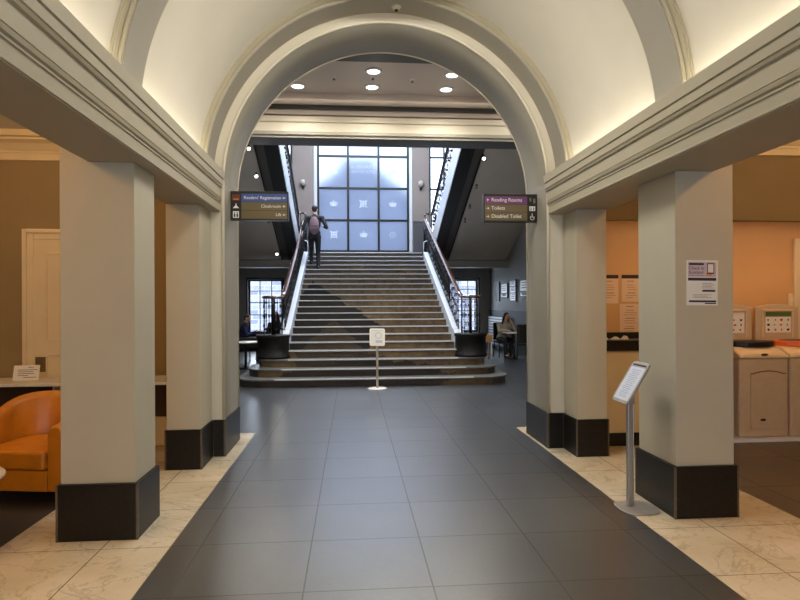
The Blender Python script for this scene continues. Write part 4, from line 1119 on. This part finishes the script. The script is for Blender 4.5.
# ------------------------------------------------------------------ people
def V3(*a): return Vector(a)
def remesh(o, vs, it=6):
    r = o.modifiers.new('Remesh', 'REMESH'); r.mode = 'VOXEL'; r.voxel_size = vs; r.use_smooth_shade = True
    s_ = o.modifiers.new('Smooth', 'SMOOTH'); s_.iterations = it; s_.factor = .5
def person(label, loc, J, f, cols, hair, pack=False):
    """J: joints relative to loc; f: facing of the head; cols: top, legs, shoes"""
    loc = Vector(loc); t = thing('person', label, 'person', loc)
    P = {k: Vector(v) + loc for k, v in J.items()}
    f = Vector(f).normalized(); up = (P['head'] - P['neck']).normalized(); rt = f.cross(up).normalized(); f = up.cross(rt)
    Rh = Matrix((rt, f, up)).transposed()
    H = P['head']
    mb = MB()
    # head
    mb.ell(H + up * .02, (.074, .094, .098), Rh); mb.ell(H - up * .045 + f * .018, (.056, .068, .075), Rh)
    mb.ell(H + f * .097 - up * .018, (.013, .02, .022), Rh, 10, 8); mb.ell(H + f * .08 - up * .065, (.024, .014, .012), Rh, 10, 8)
    for s_ in (-1, 1): mb.ell(H + rt * s_ * .077 - up * .01 - f * .01, (.012, .022, .032), Rh, 10, 8)
    mb.cap(P['neck'], H - up * .06, .056, .054)
    sh = (P['sl'] + P['sr']) / 2; chest = sh * .62 + P['pelvis'] * .38; sx = (P['sr'] - P['sl']).normalized(); tup = (sh - P['pelvis']).normalized(); tf = tup.cross(sx)
    Rt = Matrix((sx, tf, tup)).transposed()
    def torso(mb, g, k=1):
        mb.ell(chest + tup * .03, (.165 + g, .112 + g, .22), Rt); mb.ell(P['pelvis'] + tup * .05, (.16 + g, .115 + g, .15), Rt)
        mb.cap(P['pelvis'] + tup * .05, chest, .12 + g, .13 + g)
        mb.cap(P['sl'], P['sr'], .062 + g, .062 + g); mb.cap(sh - tup * .03, P['neck'], .07 + g, .06 + g * .4)
    def arms(mb, g):
        for s_ in 'lr':
            mb.cap(P['s' + s_], P['e' + s_], .05 + g, .04 + g); mb.cap(P['e' + s_], P['w' + s_], .04 + g, .03 + g)
    def legs(mb, g):
        for s_ in 'lr':
            mb.cap(P['h' + s_], P['k' + s_], .082 + g, .056 + g); mb.cap(P['k' + s_], P['a' + s_], .055 + g, .04 + g)
    torso(mb, -.012); arms(mb, -.008); legs(mb, -.008)
    for s_ in 'lr': mb.cap(P['a' + s_], P['t' + s_] - Vector((0, 0, .0)), .035, .028)
    # hands
    for s_ in 'lr':
        w = P['w' + s_]; d = Vector(P['g' + s_] - w).normalized()
        nrm = Vector(J['n' + s_]).normalized() if ('n' + s_) in J else V3(0, 0, 1)
        side = d.cross(nrm).normalized(); nrm = side.cross(d)
        Rp = Matrix((side, d, nrm)).transposed()
        mb.ell(w + d * .05, (.042, .055, .016), Rp, 12, 8)
        for k, ln in enumerate((.066, .075, .07, .054)):
            b = w + d * .088 + side * (-.03 + .02 * k); kn = b + d * ln * .5 - nrm * .012; e = kn + d * ln * .35 - nrm * .032
            mb.cap(b, kn, .0095, .009); mb.cap(kn, e, .009, .008)
        thb = w + d * .03 - side * .035; mb.cap(thb, thb + d * .03 - side * .025 - nrm * .012, .012, .011); mb.cap(thb + d * .03 - side * .025 - nrm * .012, thb + d * .055 - side * .022 - nrm * .028, .011, .009)
    body = mb.build('body', SKIN, t); remesh(body, .0075, 3)
    mb = MB(); torso(mb, .014); arms(mb, .012)
    for s_ in 'lr': pass
    top = mb.build('top', cols[0], t); remesh(top, .014, 4)
    mb = MB(); mb.ell(P['pelvis'], (.172, .128, .14), Rt); legs(mb, .014)
    for s_ in 'lr': mb.cap(P['pelvis'] * .4 + P['h' + s_] * .6, P['h' + s_], .11, .1)
    remesh(mb.build('trousers', cols[1], t), .013, 3)
    for s_ in 'lr':
        mb = MB(); a, toe = P['a' + s_], P['t' + s_]; dd = (toe - a); dd.z = 0; dd.normalize()
        zb = min(a.z, toe.z) - .055
        mb.ell(a + V3(0, 0, -.03) - dd * .02, (.045, .055, .05)); mb.cap(V3(a.x, a.y, zb + .032) - dd * .03, V3(toe.x, toe.y, zb + .032), .038, .034)
        remesh(mb.build('shoe', cols[2], t), .01, 2)
    mb = MB()
    mb.ell(H + up * .038 - f * .018, (.084, .094, .09), Rh)
    if hair == 'long':
        mb.ell(H - up * .06 - f * .05, (.085, .06, .13), Rh)
        for s_ in (-1, 1): mb.cap(H + rt * s_ * .075 + up * .01, H + rt * s_ * .085 - up * .2, .028, .03)
    else: mb.ell(H - up * .02 - f * .05, (.07, .05, .06), Rh)
    remesh(mb.build('hair', cols[3] if len(cols) > 3 else HAIR, t), .01, 2)
    for s_ in (-1, 1): MB().ell(H + rt * s_ * .031 + f * .084 + up * .012, (.011, .006, .007), Rh, 8, 6).build('eye', INK, t)
    return t, P, Rt, tup, tf
# man climbing the stairs, seen from behind
Jm = dict(pelvis=(0, 0, .95), neck=(0, .05, 1.50), head=(0.0, .085, 1.665), sl=(-.205, .03, 1.43), sr=(.205, .03, 1.43),
          el=(-.31, -.04, 1.17), wl=(-.36, .06, 1.00), gl=(-.37, .16, .98), nl=(0, 0, 1), er=(.34, -.04, 1.16), wr=(.27, .14, 1.20), gr=(.20, .27, 1.26), nr=(-.3, .3, 1),
          hl=(-.09, 0, .9), kl=(-.1, .21, .62), al=(-.1, .17, .225), tl=(-.1, .33, .215), hr=(.09, 0, .9), kr=(.095, .06, .49), ar=(.10, -.02, .075), tr=(.11, .13, .065))
tm, Pm, Rt, tup, tf = person('person in a dark suit with mauve backpack climbing the stairs beside the left rail', (-1.50, 17.08, 2.553), Jm, (0, 1, -.15), (SUIT, TROUS, SHOE), 'short')
tm.scale = (1.03, 1.03, 1.035)
cb = (Pm['sl'] + Pm['sr']) / 2 - tup * .20
mb = MB(); back = -V3(0, 1, 0)
mb.ell(cb + back * .17 - tup * .03, (.135, .085, .25)); mb.ell(cb + back * .2 - tup * .1, (.115, .07, .14))
pk = mb.build('backpack_body', PACK, tm); remesh(pk, .012, 5)
pk.name = 'backpack'
mb = MB(); mb.box(cb.x - .1, cb.y - .275, cb.z - .16, cb.x + .1, cb.y - .255, cb.z - .02)
mb.build('backpack_pocket', mat('dull_mauve', L(98, 76, 84), .7), pk, bevel=.008)
mb = MB()
for s_ in (-1, 1): mb.tube([cb + V3(s_ * .09, -.13, .17), cb + V3(s_ * .105, -.06, .255), cb + V3(s_ * .11, .05, .26), cb + V3(s_ * .115, .14, .16)], .018, 6)
mb.build('backpack_strap', BLACK, pk)
# woman seated on the right, facing us and a little to the right
Jw = dict(pelvis=(0, 0, .53), neck=(.06, -.12, 1.02), head=(.09, -.155, 1.17), sl=(.22, -.10, .94), sr=(-.11, -.06, .94),
          el=(.30, -.30, .80), wl=(.21, -.29, 1.02), gl=(.16, -.26, 1.1), nl=(-1, .3, 0), er=(-.14, -.24, .77), wr=(.03, -.43, .80), gr=(.1, -.5, .79), nr=(0, 0, 1),
          hl=(.1, -.03, .51), kl=(.17, -.42, .50), al=(.19, -.40, .08), tl=(.22, -.54, .07), hr=(-.08, -.02, .51), kr=(-.02, -.43, .50), ar=(0, -.42, .08), tr=(.03, -.56, .07))
person('person with long dark hair in a beige cardigan, chin on hand at the right', (3.9, 16.83, 0), Jw, (.35, -.9, -.35), (BEIGEK, TROUS, SHOE), 'long')
# person in navy on the left, in profile facing right
Js = dict(pelvis=(0, 0, .53), neck=(.06, 0, 1.03), head=(.10, 0, 1.18), sl=(.03, .16, .95), sr=(.03, -.16, .95),
          el=(.14, .22, .72), wl=(.34, .10, .80), gl=(.43, .06, .83), nl=(0, 0, 1), er=(.14, -.22, .72), wr=(.34, -.10, .80), gr=(.43, -.06, .83), nr=(0, 0, 1),
          hl=(0, .09, .51), kl=(.42, .1, .50), al=(.40, .1, .08), tl=(.54, .11, .07), hr=(0, -.09, .51), kr=(.42, -.1, .50), ar=(.40, -.1, .08), tr=(.54, -.11, .07))
person('person in a navy jumper seated on the left, in profile looking down at their hands', (-3.42, 16.55, 0), Js, (1, 0, -.4), (BLUEK, TROUS, SHOE), 'short')
Jb = dict(pelvis=(0, 0, .53), neck=(0, -.05, 1.06), head=(0, -.08, 1.22), sl=(.17, -.04, .97), sr=(-.17, -.04, .97),
          el=(.23, -.12, .72), wl=(.12, -.33, .66), gl=(.06, -.4, .65), nl=(0, 0, 1), er=(-.23, -.12, .72), wr=(-.12, -.33, .66), gr=(-.06, -.4, .65), nr=(0, 0, 1),
          hl=(.09, -.02, .51), kl=(.11, -.43, .50), al=(.11, -.41, .08), tl=(.12, -.55, .07), hr=(-.09, -.02, .51), kr=(-.11, -.43, .50), ar=(-.11, -.41, .08), tr=(-.12, -.55, .07))
person('person in a brown coat seated behind the left newel balusters, facing us', (-2.62, 17.25, 0), Jb, (0, -1, -.1), (BROWNK, TROUS, SHOE), 'long')

# ------------------------------------------------------------------ lights
WARM = (1, .57, .23); COVEC = (1, .94, .82); DAY = (.72, .84, 1)
for sd in (-1, 1):
    area('cove_light', (XA + sd * 1.815, 1.5, 2.885), (0, PI + sd * .7, 0), .04, 8.8, 23, COVEC)
area('entrance_fill', (0, -2.9, 1.5), (PI / 2, 0, 0), 3.0, 2.4, 5, (1, .92, .78))  # added soft fill from behind the camera
for y, p in ((2.2, 8), (4.3, 48), (5.4, 31)): area('vault_fill', (XA, y, 4.55), (0, 0, 0), .9, .9, p, (1, .95, .86))  # added overhead fill out of view, no fixtures in the vault
for x, y, p in ((-3.9, 5.3, 26), (-3.9, 3.2, 54), (-3.4, 1.0, 40)): point('left_room_fill', (x, y, 3.3), p, WARM, .12)  # added warm fill out of view, apart from the ceiling fixture
for x, y in ((3.5, 3.5), (3.5, 1.6), (5.0, 4.4)): point('right_room_fill', (x, y, 3.38), 38, WARM, .12)  # added warm fill out of view, no fixtures
area('recess_light', (4.6, 6.5, 2.63), (0, 0, 0), 3.2, .1, 13.5, (1, .58, .31))
area('recess_light', (2.9, 6.6, 2.63), (0, 0, 0), .8, .1, 1.7, (1, .64, .34))
for x, y in ((-.07, 9.62), (1.24, 9.68), (-.07, 10.32), (-1.36, 10.36), (1.24, 10.34)):
    point('downlight_lamp', (x, y, 5.29), 120, (1, .93, .82), .1, 2.75); point('ceiling_fill', (x, y, 4.75), 1.5, (1, .93, .82), .12)  # second, weak point is added below each downlight to lift the ceiling
area('beam_cove_light', (0, 10.66, 5.16), (math.radians(80), 0, 0), 7.5, .04, 6.5, (1, .88, .70))
area('rooflight_daylight', (0, 16.2, 8.75), (0, 0, 0), 4.8, 6, 900, DAY)
for x in (-3.35, 3.35): area('aisle_fill', (x, 9.4, 5.2), (0, 0, 0), 1.6, 3., 60, (1, .95, .88))  # unseen fill added to brighten the side aisles and soffits
def portal(loc, rot, sx, sy):
    o = area('daylight_portal', loc, rot, sx, sy, 1, (1, 1, 1)); o.data.cycles.is_portal = True
portal(((WX0 + WX1) / 2, YF + .45, 5.6), (-PI / 2, 0, 0), 3.1, 4.3)
for a, b in LW: area('window_daylight', ((a + b) / 2, YF + .45, 1.5), (-PI / 2, 0, 0), b - a, 1.8, 40, DAY)
for a, b in SW: portal(((a + b) / 2, YF + .45, 5.9), (-PI / 2, 0, 0), b - a, 3.8)

w = bpy.data.worlds.new('sky'); sc.world = w; w.use_nodes = True
t = NT(w); bg = t.n['Background']
tc = t.new('ShaderNodeTexCoord'); n = t.noise(tc.outputs['Generated'], 2.2, 5, .55)
t.l.new(t.ramp(n, (.38, (.62, .76, 1, 1)), (.62, (1, 1, 1, 1))), bg.inputs[0]); bg.inputs[1].default_value = 4.6

sc.view_settings.view_transform = 'Standard'; sc.view_settings.look = 'None'
sc.view_settings.exposure = 0.; sc.view_settings.gamma = 1.; sc.view_settings.use_curve_mapping = False
sc.cycles.use_denoising = True
sc.cycles.max_bounces = 10; sc.cycles.diffuse_bounces = 6; sc.cycles.transparent_max_bounces = 16
sc.cycles.sample_clamp_indirect = 6
